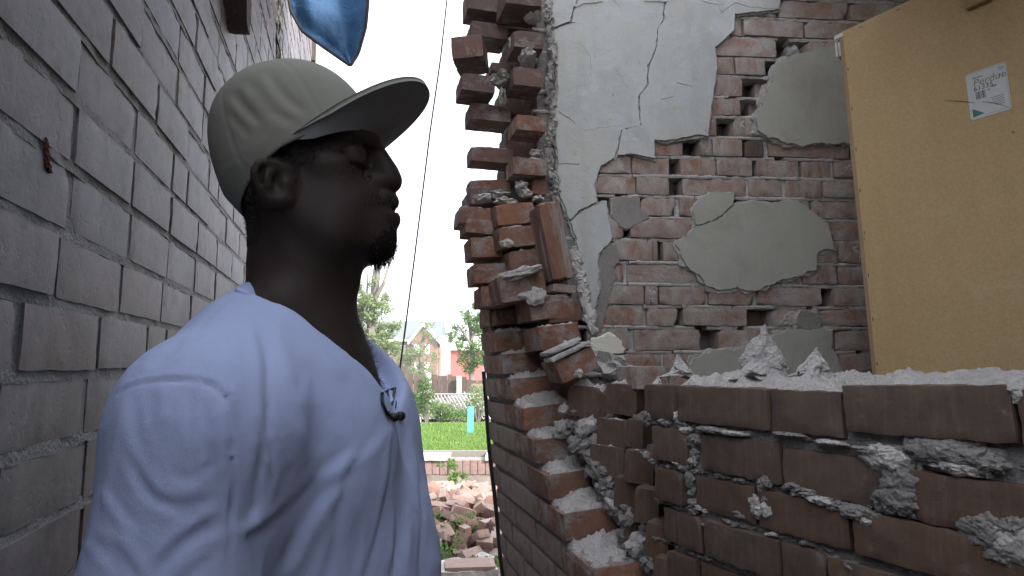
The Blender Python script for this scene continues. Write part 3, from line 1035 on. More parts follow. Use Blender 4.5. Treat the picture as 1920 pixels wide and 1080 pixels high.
for r, row in enumerate(ROWS):
    zt, zb_ = JZ[r], JZ[r + 1]
    ym = (JY[r] + JY[r + 1]) / 2
    ext = list(row)
    x = max(a[1] for a in row) + 3
    us = [(eu(a, ym), eu(b, ym), h) for a, b, h in ext]
    u = us[-1][1] + .006
    while u < 1.9:
        us.append((u, u + .2, '')); u += .207
    for i, (u0, u1, how) in enumerate(us):
        hgt = (zt - zb_) - .0095 + re_.uniform(-.0015, .0015)
        if how == 'l':
            V, Fc = lump_geo((.022, .05, .03), 810 + r, 3, .3)
            mesh_obj('mortar_lump', mk('mortar_lump', V, Fc), M['mortar'], endw, basis(EP + EU * (u0 + u1) / 2 + ZU * (zt + zb_) / 2 - EN * .05, EU, -EN, ZU))
            continue
        d = -.05 + re_.uniform(-.003, .004)
        if how == 'h': d = -.115
        if how == 'r': d = -.085
        me = re_.choice(ED if how not in ('d', 'h') else ED_R)
        ctr = EP + EU * (u0 + u1) / 2 + ZU * ((zt + zb_) / 2 + re_.uniform(-.001, .001)) + EN * d
        ux = (EU + ZU * re_.uniform(-.014, .014)).normalized()
        uz = (ZU - ux * ux.z).normalized()
        mesh_obj('brick', me, None, endw, basis(ctr, ux, -EN, uz, ((u1 - u0) / .2, 1, hgt / .058)))
        if how == 'm':
            V, Fc = heap(ctr + EN * .0505, EU, ZU, (u1 - u0) * 1.02, hgt * 1.08, .005, 820 + r * 9 + i, 16, 10, lo=-.004, rag=.5, uz=EN)
            mesh_obj('mortar_film', mk('mortar_film', V, Fc), M['mortar'], endw)
        if i + 1 < len(us):
            g0, g1 = u1, us[i + 1][0]
            if .002 < g1 - g0 < .016 and re_.random() < .75:
                V, Fc = box_grid(2, 2, 6)
                dd = re_.uniform(.002, .012)
                hj = MB(); hj.add([EP + EU * (g0 + (g1 - g0) * (v[0] + .5) * 1.1) + ZU * ((zt + zb_) / 2 + v[2] * hgt) + EN * (-.04 - dd + .035 * (v[1] + .5) + .006 * mnoise.noise(Vector((v[0] * 3, v[2] * 6, r * 3 + i)))) for v in V], Fc)
                o = hj.build('head_joint', M['mortar']); o.parent = endw; o.location = -Vector(endw.location)
    # bed joint under this row: broken ribbon of lime mortar
    u = -.05
    zj = zb_
    while u < 1.9:
        L = re_.uniform(.05, .22)
        n = max(2, int(L / .009))
        Vs, Fs = [], []
        dp = re_.uniform(-.007, .002)
        for i in range(n + 1):
            uu = u + L * i / n
            q = Vector((uu * 30, zj * 11, r * 1.7))
            w = .0072 * (1 + .45 * mnoise.noise(q) + .3 * mnoise.noise(q * 3.3))
            d = dp + .005 * mnoise.noise(q * 1.3 + Vector((5, 0, 0)))
            cz = zj + .0018 * mnoise.noise(q * .5)
            for (dz, dd) in ((w, -.05), (w * .8, d - .002), (0, d + .001), (-w * .8, d - .001), (-w, -.05)):
                Vs.append(EP + EU * uu + ZU * (cz + dz) + EN * dd)
        for i in range(n):
            for j in range(4):
                a = i * 5 + j
                Fs.append((a, a + 5, a + 6, a + 1))
        Fs.append((0, 1, 2, 3, 4)); Fs.append(tuple(n * 5 + j for j in (4, 3, 2, 1, 0)))
        bedm.add(Vs, Fs)
        u += L + (re_.uniform(0, .004) if re_.random() > .2 else re_.uniform(.02, .05))
for nm, b_ in (('bed_joint', bedm),):
    o = b_.build(nm, M['mortar']); tag(o, kind='stuff'); o.parent = endw; o.location = -Vector(endw.location)
mb = MB()
mb.box(EP + EU * 1.0 - EN * .145 + ZU * 2.0, EU, EN, ZU, (2.02, .09, 4.0))
mb.box(EP + EU * 1.0 - EN * .05 + ZU * (JZ[-1] / 2 - .005), EU, EN, ZU, (2.0, .1, JZ[-1] - .01))
mb.box(EP + EU * 1.0 - EN * .05 + ZU * (JZ[0] + 4.0) / 2, EU, EN, ZU, (2.0, .1, 4.0 - JZ[0]))
mb.box(EP + EU * .03 - EN * .052 + ZU * 1.9, EU, EN, ZU, (.13, .094, 3.8))
mb.box(EP + EU * 3.2 - EN * .10 + ZU * 2.0, EU, EN, ZU, (2.3, .2, 4.0))
o = mb.build('mortar_core', M['mortar_dark']); o.parent = endw; o.location = -Vector(endw.location)

# ------------------------------------------------------------------ plaster
from mathutils.geometry import tessellate_polygon
t = NT('grey white limewash')
a = t.noise(t.co, 3.2, 6, .6)
b = t.noise(t.co, 14, 8, .65)
c1 = t.mix(t.ramp(a, [(.35, 0.0), (.68, 1.0)]), (.50, .525, .535), (.455, .455, .42))
c1 = t.mix(t.ramp(b, [(.5, 0.0), (.72, .5)]), c1, (.38, .385, .37))
c1 = t.mix(t.ramp(t.noise(t.co, 26, 3, .5), [(.67, 0.0), (.72, .75)]), c1, (.40, .45, .28))
c1 = t.mix(t.ramp(t.noise(t.co, 45, 2, .5), [(.755, 0.0), (.77, .9)]), c1, (.10, .10, .10))
pg = t.n('ShaderNodeNewGeometry').outputs['Position']
vs_ = t.n('ShaderNodeVectorMath', operation='MULTIPLY'); t.l(pg, vs_.inputs[0]); vs_.inputs[1].default_value = (9, 9, 1.1)
run = t.noise(vs_.outputs[0], 1.6, 6, .65)
c1 = t.mix(t.ramp(run, [(.52, 0.0), (.75, .55)]), c1, (.39, .375, .31))
blot = t.noise(pg, 5.5, 8, .7, .5)
c1 = t.mix(t.ramp(blot, [(.50, 0.0), (.68, .6)]), c1, (.36, .375, .375))
c1 = t.mix(t.ramp(t.noise(pg, 11, 9, .75, .3), [(.58, 0.0), (.64, .5)]), c1, (.56, .565, .55))
M['plaster'] = t.done(c1, t.bump(t.math('ADD', t.math('ADD', b, t.math('MULTIPLY', t.noise(t.co, 120, 4), .3)), t.math('MULTIPLY', a, 2.2)), .5, .008), .9, .15)
t = NT('beige wall paint on plaster')
a = t.noise(t.co, 5, 6, .6)
st = t.n('ShaderNodeVectorMath', operation='MULTIPLY'); t.l(t.co, st.inputs[0]); st.inputs[1].default_value = (30, 30, 3)
ss_ = t.noise(st.outputs[0], 2.5, 4, .6)
c1 = t.mix(a, (.36, .355, .31), (.42, .41, .355))
c1 = t.mix(t.ramp(ss_, [(.45, 0.0), (.8, .35)]), c1, (.45, .45, .42))
pg = t.n('ShaderNodeNewGeometry').outputs['Position']
c1 = t.mix(t.ramp(t.noise(pg, 6, 8, .7, .4), [(.48, 0.0), (.68, .6)]), c1, (.30, .285, .245))
c1 = t.mix(t.ramp(t.noise(pg, 24, 8, .7), [(.60, 0.0), (.68, .5)]), c1, (.48, .475, .43))
M['plaster_beige'] = t.done(c1, t.bump(t.math('ADD', ss_, t.noise(t.co, 90, 4)), .25, .003), .8, .2)
M['plaster_raw'] = mortar_mat('raw plaster edge', (.50, .48, .45), (.36, .345, .32), bump=.9)
M['undercoat'] = mortar_mat('grey scratch coat', (.30, .285, .26), (.22, .205, .19), bump=.5)


def ragged(P, amp, seed, step=5.0):
    step = min(step, 3.0)
    res = []
    n = len(P)
    for i in range(n):
        (x0, y0), (x1, y1) = P[i], P[(i + 1) % n]
        L = math.hypot(x1 - x0, y1 - y0)
        k = max(1, int(L / step))
        for j in range(k):
            f = j / k
            x, y = x0 + (x1 - x0) * f, y0 + (y1 - y0) * f
            nx, ny = (y1 - y0) / max(L, 1e-6), -(x1 - x0) / max(L, 1e-6)
            d = amp * (fbm(Vector((x * .05 + seed * 9, y * .05, seed)), 4)) + min(amp, 3.0) * .55 * mnoise.noise(Vector((x * .33 + seed, y * .33, 4.0))) + min(amp, 3) * .35 * mnoise.noise(Vector((x * .8, y * .8, seed)))
            res.append((x + nx * d, y + ny * d))
    return res


def plaster(name, P, th, mat, seed, amp=5.0, lift=0.0, step=5.0, grow=5.0, back=-.006, base=True):
    if base and name == 'plaster_patch':              # the coarser coat below shows as a broken second edge
        s_ = SGN(P)
        P2 = []
        for i, (x, y) in enumerate(P):
            x0, y0 = P[i - 1]; x1, y1 = P[(i + 1) % len(P)]
            L = math.hypot(x1 - x0, y1 - y0) or 1
            g = 3.5 + 5.0 * mnoise.noise(Vector((x * .04, y * .04, seed + 3.3)))
            P2.append((x - (y1 - y0) / L * s_ * g, y + (x1 - x0) / L * s_ * g))
        plaster('plaster_base', P2, th * .5, 'plaster_raw', seed + 50, amp * 1.3, lift * .5, step, 3.0, back, False)
    Q = ragged(P, amp, seed, step)
    n = len(Q)
    cx, cy = sum(p[0] for p in Q) / n, sum(p[1] for p in Q) / n
    front = [ep(x, y, 0) + EN * (th + lift) for x, y in Q]
    bk = []
    for i, (x, y) in enumerate(Q):
        x0, y0 = Q[i - 1]; x1, y1 = Q[(i + 1) % n]
        L = math.hypot(x1 - x0, y1 - y0) or 1
        nx, ny = (y1 - y0) / L, -(x1 - x0) / L
        g = grow * (.5 + .8 * mnoise.noise(Vector((x * .09, y * .09, seed))))
        bk.append(ep(x - nx * g * SGN(P), y - ny * g * SGN(P), 0) + EN * (back + lift))
    tri = tessellate_polygon([front])
    V = front + bk
    Fc = [tuple(f) for f in tri]
    nf = len(Fc)
    me = None
    for i in range(n):
        j = (i + 1) % n
        Fc.append((i, i + n, j + n, j))
    me = mk(name, V, Fc)
    bm = bmesh.new(); bm.from_mesh(me); bmesh.ops.recalc_face_normals(bm, faces=bm.faces); bm.to_mesh(me); bm.free()
    me.materials.append(M[mat]); me.materials.append(M['plaster_raw'])
    for i, p in enumerate(me.polygons):
        p.material_index = 0 if i < nf else 1
    return mesh_obj(name, me, None, endw)


def SGN(P):
    a = sum(P[i - 1][0] * P[i][1] - P[i][0] * P[i - 1][1] for i in range(len(P)))
    return -1 if a > 0 else 1


CRK = [(1248, -60), (1246, 0), (1241, 30), (1243, 40), (1231, 58), (1229, 90), (1214, 128), (1213, 160), (1196, 183), (1196, 215), (1199, 238), (1164, 246), (1158, 272), (1153, 300)]
C2 = [(1086, -60), (1082, 0), (1074, 20), (1068, 46)]
Pm_left = [(1042, -60), (1086, -60), (1082, 0), (1074, 20), (1067, 46), (1048, 52), (1036, 58)]
plaster('plaster_patch', [(1040, -60), (1085, -60), (1081, 0), (1073, 20), (1066, 45), (1050, 50), (1034, 57), (1030, 20)], .016, 'plaster', 1, 2.0, .003)
shift = lambda P, d: [(x + d, y) for x, y in P]
plaster('plaster_patch', [(1088, -60)] + [(1084, 0), (1077, 20), (1070, 48), (1050, 54), (1037, 62), (1040, 110), (1046, 170), (1039, 230), (1045, 300), (1044, 360), (1055, 385), (1068, 413), (1086, 395), (1117, 380), (1113, 352), (1124, 312), (1150, 299)]
        + shift(CRK[::-1][1:], -1.4), .016, 'plaster', 2, 2.0)
plaster('plaster_patch', shift(CRK[:-1], 1.4) + [(1156, 294), (1181, 291), (1225, 300), (1224, 264), (1247, 267), (1300, 256), (1325, 258), (1328, 215), (1335, 175), (1341, 130), (1337, 92), (1352, 80), (1372, 62), (1374, 30), (1400, 28), (1456, 22), (1464, -60)], .016, 'plaster', 3, 2.0, .0015)
plaster('plaster_patch', [(1070, 416), (1090, 398), (1134, 379), (1136, 395), (1140, 420), (1146, 446), (1141, 458), (1122, 476), (1117, 492), (1123, 540), (1112, 580), (1108, 615), (1098, 600), (1086, 540), (1083, 470)], .015, 'plaster', 4, 3.0, .001)
plaster('plaster_patch', [(1461, 115), (1500, 106), (1553, 92), (1586, 126), (1592, 200), (1590, 272), (1540, 270), (1500, 276), (1470, 272), (1440, 261), (1418, 248), (1413, 225), (1425, 200), (1440, 160), (1450, 130)], .018, 'plaster_beige', 5, 5.0, .002)
plaster('plaster_patch', [(1372, 386), (1400, 380), (1440, 383), (1490, 378), (1545, 420), (1562, 472), (1545, 468), (1527, 480), (1527, 507), (1495, 520), (1465, 526), (1430, 541), (1412, 546), (1380, 541), (1345, 545), (1325, 540), (1310, 515), (1280, 495), (1265, 460), (1280, 450), (1302, 425), (1330, 420), (1352, 407)], .016, 'plaster_beige', 6, 5.0)
plaster('plaster_patch', [(1370, 385), (1350, 405), (1328, 418), (1303, 422), (1296, 395), (1310, 373), (1330, 364), (1374, 363)], .015, 'plaster_beige', 7, 3.0, .002)
plaster('plaster_patch', [(1296, 672), (1340, 657), (1400, 651), (1436, 648), (1446, 628), (1500, 620), (1558, 617), (1554, 650), (1572, 690), (1570, 740), (1285, 740)], .016, 'plaster_beige', 8, 4.0)
plaster('undercoat_patch', [(1140, 458), (1155, 460), (1162, 478), (1152, 500), (1150, 525), (1140, 560), (1132, 600), (1118, 635), (1105, 640), (1112, 600), (1120, 545), (1116, 495), (1122, 478)], .006, 'undercoat', 9, 5.0, 0)
plaster('undercoat_patch', [(1146, 372), (1196, 370), (1200, 392), (1214, 406), (1200, 416), (1180, 430), (1160, 425), (1146, 405)], .005, 'undercoat', 10, 4.0, 0)
plaster('undercoat_patch', [(1498, 582), (1520, 584), (1536, 596), (1536, 614), (1490, 616), (1492, 596)], .008, 'undercoat', 11, 4.0, .004)
# peeling flakes and fine cracks in the limewash
for i, P in enumerate([[(1060, 8), (1082, 14), (1126, 0), (1128, 8), (1092, 12), (1080, 18), (1062, 16)], [(1200, -10), (1255, -10), (1250, 8), (1206, 8)],
                       [(1244, 126), (1262, 118), (1290, 124), (1300, 140), (1294, 166), (1266, 158), (1260, 184), (1236, 190), (1240, 160)],
                       [(1300, -30), (1440, -30), (1455, 22), (1400, 18), (1376, 10), (1348, 28), (1342, 14), (1310, 6)]]):
    plaster('paint_flake', P, .0022, 'plaster', 20 + i, 1.5, .017, 4.0, .5, -.0005)


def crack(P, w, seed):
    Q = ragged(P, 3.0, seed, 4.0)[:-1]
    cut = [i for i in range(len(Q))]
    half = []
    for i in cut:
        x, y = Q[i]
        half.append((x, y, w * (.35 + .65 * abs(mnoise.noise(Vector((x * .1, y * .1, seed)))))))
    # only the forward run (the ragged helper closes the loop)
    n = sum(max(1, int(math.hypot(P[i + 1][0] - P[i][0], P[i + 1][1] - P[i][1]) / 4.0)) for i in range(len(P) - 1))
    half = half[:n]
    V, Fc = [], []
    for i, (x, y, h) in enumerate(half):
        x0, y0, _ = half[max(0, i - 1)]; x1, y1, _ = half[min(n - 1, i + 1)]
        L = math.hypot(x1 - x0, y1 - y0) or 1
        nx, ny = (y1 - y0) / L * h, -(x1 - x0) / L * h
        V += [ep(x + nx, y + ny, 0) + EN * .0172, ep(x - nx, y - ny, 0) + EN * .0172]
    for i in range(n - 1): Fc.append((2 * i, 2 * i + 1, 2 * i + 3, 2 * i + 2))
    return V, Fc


M['crack'] = plain('dirt and painted shade in a crack', (.05, .048, .045), .95, .05)  # dark ribbons on the plaster stand for shade and dirt in fine cracks
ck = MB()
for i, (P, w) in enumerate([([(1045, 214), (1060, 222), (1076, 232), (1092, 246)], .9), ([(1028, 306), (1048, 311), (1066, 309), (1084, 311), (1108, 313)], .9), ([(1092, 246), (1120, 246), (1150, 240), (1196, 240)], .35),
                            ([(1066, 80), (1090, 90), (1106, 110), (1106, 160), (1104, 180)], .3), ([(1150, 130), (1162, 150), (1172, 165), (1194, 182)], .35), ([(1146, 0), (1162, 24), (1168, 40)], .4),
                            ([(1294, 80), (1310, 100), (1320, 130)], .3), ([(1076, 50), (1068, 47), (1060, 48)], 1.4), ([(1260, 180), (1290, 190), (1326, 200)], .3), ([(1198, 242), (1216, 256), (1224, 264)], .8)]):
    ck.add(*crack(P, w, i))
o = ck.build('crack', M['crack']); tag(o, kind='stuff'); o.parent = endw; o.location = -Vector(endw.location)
# crumbling plaster arris where the side wall was torn away
ar = MB()
for i in range(170):
    py = -60 + i * 2.6
    px = 1033 + 5 * math.sin(i * .13) + re_.uniform(-5, 5) + (8 if py > 330 else 0)
    c = ep(px, py, .012) + EN * re_.uniform(-.012, .004)
    q_ = re_.uniform(.5, 1.25)
    V, Fc = lump_geo((.010 * q_, .014, .016 * q_), 900 + i, 2, .85, 2.4)
    ar.add([c + v for v in V], Fc)
o = ar.build('plaster_arris', M['plaster_raw']); o.parent = endw; o.location = -Vector(endw.location)
for (px, py, r) in ((1128, 640, .02), (1140, 652, .03)):
    pass
# chunk of painted plaster resting on the broken courses
ch = MB()
V, Fc = lump_geo((.040, .022, .030), 77, 4, .3, 1.3)
pc = atY(1139, 648, 1.66)
ch.add([pc + Vector((v.x, max(-.008, v.y), v.z)) for v in V], Fc)
t = NT('pale yellow painted plaster')
M['chunk'] = t.done(t.mix(t.noise(t.co, 30, 5), (.62, .62, .50), (.52, .52, .43)), t.bump(t.noise(t.co, 120, 5, .7), .6, .003), .9)
o = ch.build('plaster_chunk', M['chunk'])
tag(o, 'pale yellow plaster chunk lying on the broken courses below the end wall', 'plaster')

# ================================================================== ROOM: floor, ceiling, far walls
rm = MB()
rm.box((2.9, -.3, .02), (1, 0, 0), (0, 1, 0), ZU, (4.6, 4.7, .03))
o = rm.build('floor', plain('dusty boards', (.20, .17, .14), .8)); tag(o, 'dusty floor of the opened room', kind='structure')
cl = MB()
CX0 = .75
cl.box(((.48 + 5.2) / 2, -.9, 2.49), (1, 0, 0), (0, 1, 0), ZU, (5.2 - .48, 4.9, .12))  # unseen low slab, added to shade the top of the wardrobe
cl.box(((CX0 + 5.3) / 2, -.6, 2.93), (1, 0, 0), (0, 1, 0), ZU, (5.1 - CX0, 5.6, .14))
o = cl.build('ceiling', plain('stained ceiling', (.42, .40, .36), .9)); tag(o, 'unseen ceiling over the opened room with a low slab added for shade', kind='structure')
uf = MB(); uf.box((3.1, -.6, 3.75), (1, 0, 0), (0, 1, 0), ZU, (4.3, 5.5, 1.45))  # unseen block added above to keep direct sun off the plaster
o = uf.build('upper_sun_block', M['brick_outer']); tag(o, 'unseen upper storey block added over the ceiling to stop the sun', kind='structure')
wl = MB()
wl.box((5.25, -.6, 1.40), (1, 0, 0), (0, 1, 0), ZU, (.12, 5.6, 2.7))
o = wl.build('wall_right', M['plaster_beige']); tag(o, 'far side wall of the room', kind='structure')
wl = MB()
wl.box((3.1, -3.35, 1.40), (1, 0, 0), (0, 1, 0), ZU, (4.2, .12, 2.7))
o = wl.build('wall_back', M['plaster_beige']); tag(o, 'back wall of the room', kind='structure')

# ================================================================== WARDROBE seen from behind
CU = Vector((.559, -.829, 0)).normalized()
pbl = atY(1640, 695, 1.74)
ptl = atY(1577, 58, 1.76)
W = (ptl - pbl).normalized()
CU = (CU - W * CU.dot(W)).normalized()
base = pbl - W * (pbl.z / W.z)
CNn = CU.cross(W).normalized()                        # into the cabinet?
if CNn.y < 0: CNn = -CNn
HT = (ptl - base).length
wz = CNn.cross(CU).normalized()
if wz.z < 0: wz = -wz
ward = thing('wardrobe', 'tall tan wardrobe turned back to front with a white product sticker', 'wardrobe', base)
t = NT('tan hardboard back')
fb_ = t.noise(t.co, 130, 6, .7)
lg = t.noise(t.co, 2.2, 5, .6)
c1 = t.mix(t.ramp(lg, [(.3, 0.0), (.7, 1.0)]), (.50, .355, .180), (.55, .395, .21))
fl = t.n('ShaderNodeTexVoronoi'); t.l(t.co, fl.inputs['Vector']); fl.inputs['Scale'].default_value = 260
c1 = t.mix(.16, c1, t.ramp(fl.outputs['Color'], [(.2, (.55, .5, .42)), (.8, (1.25, 1.25, 1.2))]), 'MULTIPLY')
sm_ = t.n('ShaderNodeVectorMath', operation='MULTIPLY'); t.l(t.co, sm_.inputs[0]); sm_.inputs[1].default_value = (6, 6, .8)
c1 = t.mix(t.ramp(t.noise(sm_.outputs[0], 1.7, 7, .65), [(.45, 0.0), (.75, .4)]), c1, (.42, .29, .14))
c1 = t.mix(t.ramp(t.noise(t.co, 3.6, 9, .72), [(.56, 0.0), (.66, .35)]), c1, (.62, .50, .32))
c1 = t.mix(.25, c1, t.ramp(fb_, [(.3, (.6, .6, .6)), (.6, (1.1, 1.1, 1.1))]), 'MULTIPLY')
sp = t.noise(t.co, 34, 2, .4)
c1 = t.mix(t.ramp(sp, [(.76, 0.0), (.775, .8)]), c1, (.16, .10, .05))
M['hardboard'] = t.done(c1, t.bump(fb_, .08, .002), .62, .3)
M['melamine'] = plain('white melamine', (.62, .60, .56), .5, .4)
M['chipboard'] = plain('raw chipboard edge', (.34, .25, .15), .9)


def wbox(name, x0, x1, y0, y1, z0, z1, mat, parent=ward, bev=0.0):
    m_ = MB()
    m_.abox(x0, x1, y0, y1, z0, z1)
    me = m_.mesh(name)
    if bev:
        bm = bmesh.new(); bm.from_mesh(me)
        bmesh.ops.bevel(bm, geom=bm.edges[:], offset=bev, segments=2, affect='EDGES'); bm.to_mesh(me); bm.free()
    o = bpy.data.objects.new(name, me); me.materials.append(mat); link(o)
    o.parent = parent
    if parent is ward: o.matrix_basis = basis((0, 0, 0), CU, CNn, wz)
    return o


WW, WD = .82, .50
wbox('back_panel', .004, WW - .004, 0, .004, .05, HT - .004, M['hardboard'])
wbox('side_panel', -.010, .006, .0045, WD, .0, HT - .02, M['chipboard'], bev=.002)
wbox('side_panel', WW - .006, WW + .010, .0045, WD, .0, HT - .02, M['chipboard'], bev=.002)
wbox('top_panel', -.028, WW + .028, .006, WD + .02, HT - .019, HT, M['melamine'], bev=.004)
wbox('edge_strip', -.026, -.011, .002, .03, HT - .075, HT - .02, M['melamine'], bev=.006)
wbox('plinth', .008, WW - .008, .03, .048, .0, .05, M['chipboard'])
stp = MB()
for i in range(8): stp.abox(.05 + i * .1, .062 + i * .1, -.0012, .001, HT - .016, HT - .0145)
for i in range(18): stp.abox(.008, .0098, -.0012, .001, .2 + i * .12, .21 + i * .12)
o = stp.build('staple', plain('steel staple', (.12, .10, .09), .5, .5, .6)); o.parent = ward; o.matrix_basis = basis((0, 0, 0), CU, CNn, wz); tag(o, kind='stuff')


def wloc(px, py):
    """pixel -> (x, z) on the wardrobe's back"""
    p = atP(px, py, base, CNn) - base
    return p.dot(CU), p.dot(wz)


bx0, bz0 = wloc(1816, 22)
bx1, bz1 = wloc(1856, -40)
wbox('wood_block', bx0, bx1, -.022, -.0005, bz0, bz1, plain('pine block', (.40, .28, .14), .7), bev=.002)
# sticker
corners = [wloc(*q) for q in ((1814, 140), (1890, 113), (1894, 206), (1817, 227))]
sx0, sx1 = (corners[0][0] + corners[3][0]) / 2, (corners[1][0] + corners[2][0]) / 2
sz1, sz0 = (corners[0][1] + corners[1][1]) / 2, (corners[2][1] + corners[3][1]) / 2
SWd, SHt = sx1 - sx0, sz1 - sz0


def on_back(y=0.0):
    return basis(CNn * y, CU, CNn, wz)


def rrect(x0, x1, z0, z1, r, n=5):
    P = []
    for cx, cz, a0 in ((x1 - r, z1 - r, 0), (x0 + r, z1 - r, 90), (x0 + r, z0 + r, 180), (x1 - r, z0 + r, 270)):
        for i in range(n + 1):
            a = R(a0 + 90 * i / n)
            P.append((cx + r * math.cos(a), 0, cz + r * math.sin(a)))
    return P


def flat(name, polys, mat, y, parent):
    V, Fc = [], []
    for P in polys:
        b = len(V); V += P; Fc.append(tuple(range(b + len(P) - 1, b - 1, -1)))
    me = mk(name, V, Fc)
    o = bpy.data.objects.new(name, me); me.materials.append(mat); link(o); o.parent = parent
    o.matrix_basis = on_back(y) if parent is ward else Matrix.Translation(CNn * y)
    return o


M['paper'] = plain('white sticker paper', (.60, .61, .59), .6)
M['ink'] = plain('black ink', (.05, .05, .05), .7)
M['ink_grey'] = plain('grey ink', (.19, .20, .20), .7)
M['ink_green'] = plain('green ink', (.09, .19, .17), .7)
stk = flat('sticker', [rrect(sx0, sx1, sz0, sz1, .006)], M['paper'], -.0012, ward)


def sq(x0, x1, z0, z1):
    """rectangle in sticker fractions (0..1, z up)"""
    return [(sx0 + SWd * x0, 0, sz0 + SHt * z0), (sx0 + SWd * x1, 0, sz0 + SHt * z0), (sx0 + SWd * x1, 0, sz0 + SHt * z1), (sx0 + SWd * x0, 0, sz0 + SHt * z1)][::-1]


def child_flat(name, polys, mat, y=-.0016):
    V, Fc = [], []
    for P in polys:
        b = len(V); V += P; Fc.append(tuple(range(b, b + len(P))))
    me = mk(name, V, Fc)
    o = bpy.data.objects.new(name, me); me.materials.append(mat); link(o)
    o.parent = stk; o.matrix_basis = Matrix.Translation((0, y + .0012, 0))
    return o


bars, x = [], .20
rs = random.Random(2)
while x < .43:
    w = rs.choice((.008, .014, .02)); bars.append(sq(x, x + w, .40, .56)); x += w + rs.choice((.006, .010, .016))
child_flat('barcode', bars, M['ink'])
for q_ in [sq(.55 + .02 * i, .86, .34 - .035 * i, .352 - .035 * i) for i in range(6)] + [sq(.50, .56, .52, .545), sq(.60, .72, .565, .60), sq(.16, .42, .855, .875)]: child_flat('print_line', [q_], M['ink_grey'])
tri = [(sx0 + SWd * .07, 0, sz0 + SHt * .05), (sx0 + SWd * .36, 0, sz0 + SHt * .075), (sx0 + SWd * .07, 0, sz0 + SHt * .235)]
child_flat('green_mark', [tri[::-1]], M['ink_green'])
child_flat('border_line', [sq(.03, .97, .975, .98), sq(.965, .97, .05, .975), sq(.40, .97, .045, .05)], M['ink_green'])


def text(name, s, x, z, h, mat, parent, shear=0.0):
    cu = bpy.data.curves.new(name, 'FONT')
    cu.body = s; cu.size = h; cu.extrude = 0; cu.shear = shear
    o = bpy.data.objects.new(name, cu); link(o)
    dg = bpy.context.evaluated_depsgraph_get()
    me = bpy.data.meshes.new_from_object(o.evaluated_get(dg))
    bpy.data.objects.remove(o)
    me.transform(Matrix(((1, 0, 0, x), (0, 0, 0, 0), (0, 1, 0, z), (0, 0, 0, 1))))
    me.materials.clear(); me.materials.append(mat)
    o = bpy.data.objects.new(name, me); link(o); o.parent = parent
    o.matrix_basis = Matrix.Translation((0, -.0004, 0))
    return o


text('print_word', 'Perdue', sx0 + SWd * .16, sz0 + SHt * .695, SHt * .20, M['ink_grey'], stk, .15)
text('print_number', '61335', sx0 + SWd * .15, sz0 + SHt * .585, SHt * .14, M['ink'], stk, .1)
text('print_word', '70', sx0 + SWd * .78, sz0 + SHt * .86, SHt * .10, M['ink_grey'], stk, .2)
text('print_word', '61', sx0 + SWd * .78, sz0 + SHt * .74, SHt * .10, M['ink_grey'], stk, .2)
# long scratch across the sticker
sc = MB()
for P in ([(1772, 189), (1800, 190), (1828, 193)], [(1842, 191), (1862, 193), (1880, 197), (1892, 202)]):
    pts = [wloc(*q) for q in P]
    sc.tube([(a, -.0018, b) for a, b in pts], [.0004, .0011, .0006, .0004][:len(pts)], 5)
o = sc.build('scratch', plain('scratch', (.16, .12, .09), .9)); o.parent = ward; o.matrix_basis = basis((0, 0, 0), CU, CNn, wz)
# ================================================================== PERSON (signed-distance body, surfaced into one mesh)
YM = 0.75                                             # depth of the man's middle plane


def W(px, py, Y=YM):
    p = atY(px, py, Y)
    return np.array((p.x, p.y, p.z))


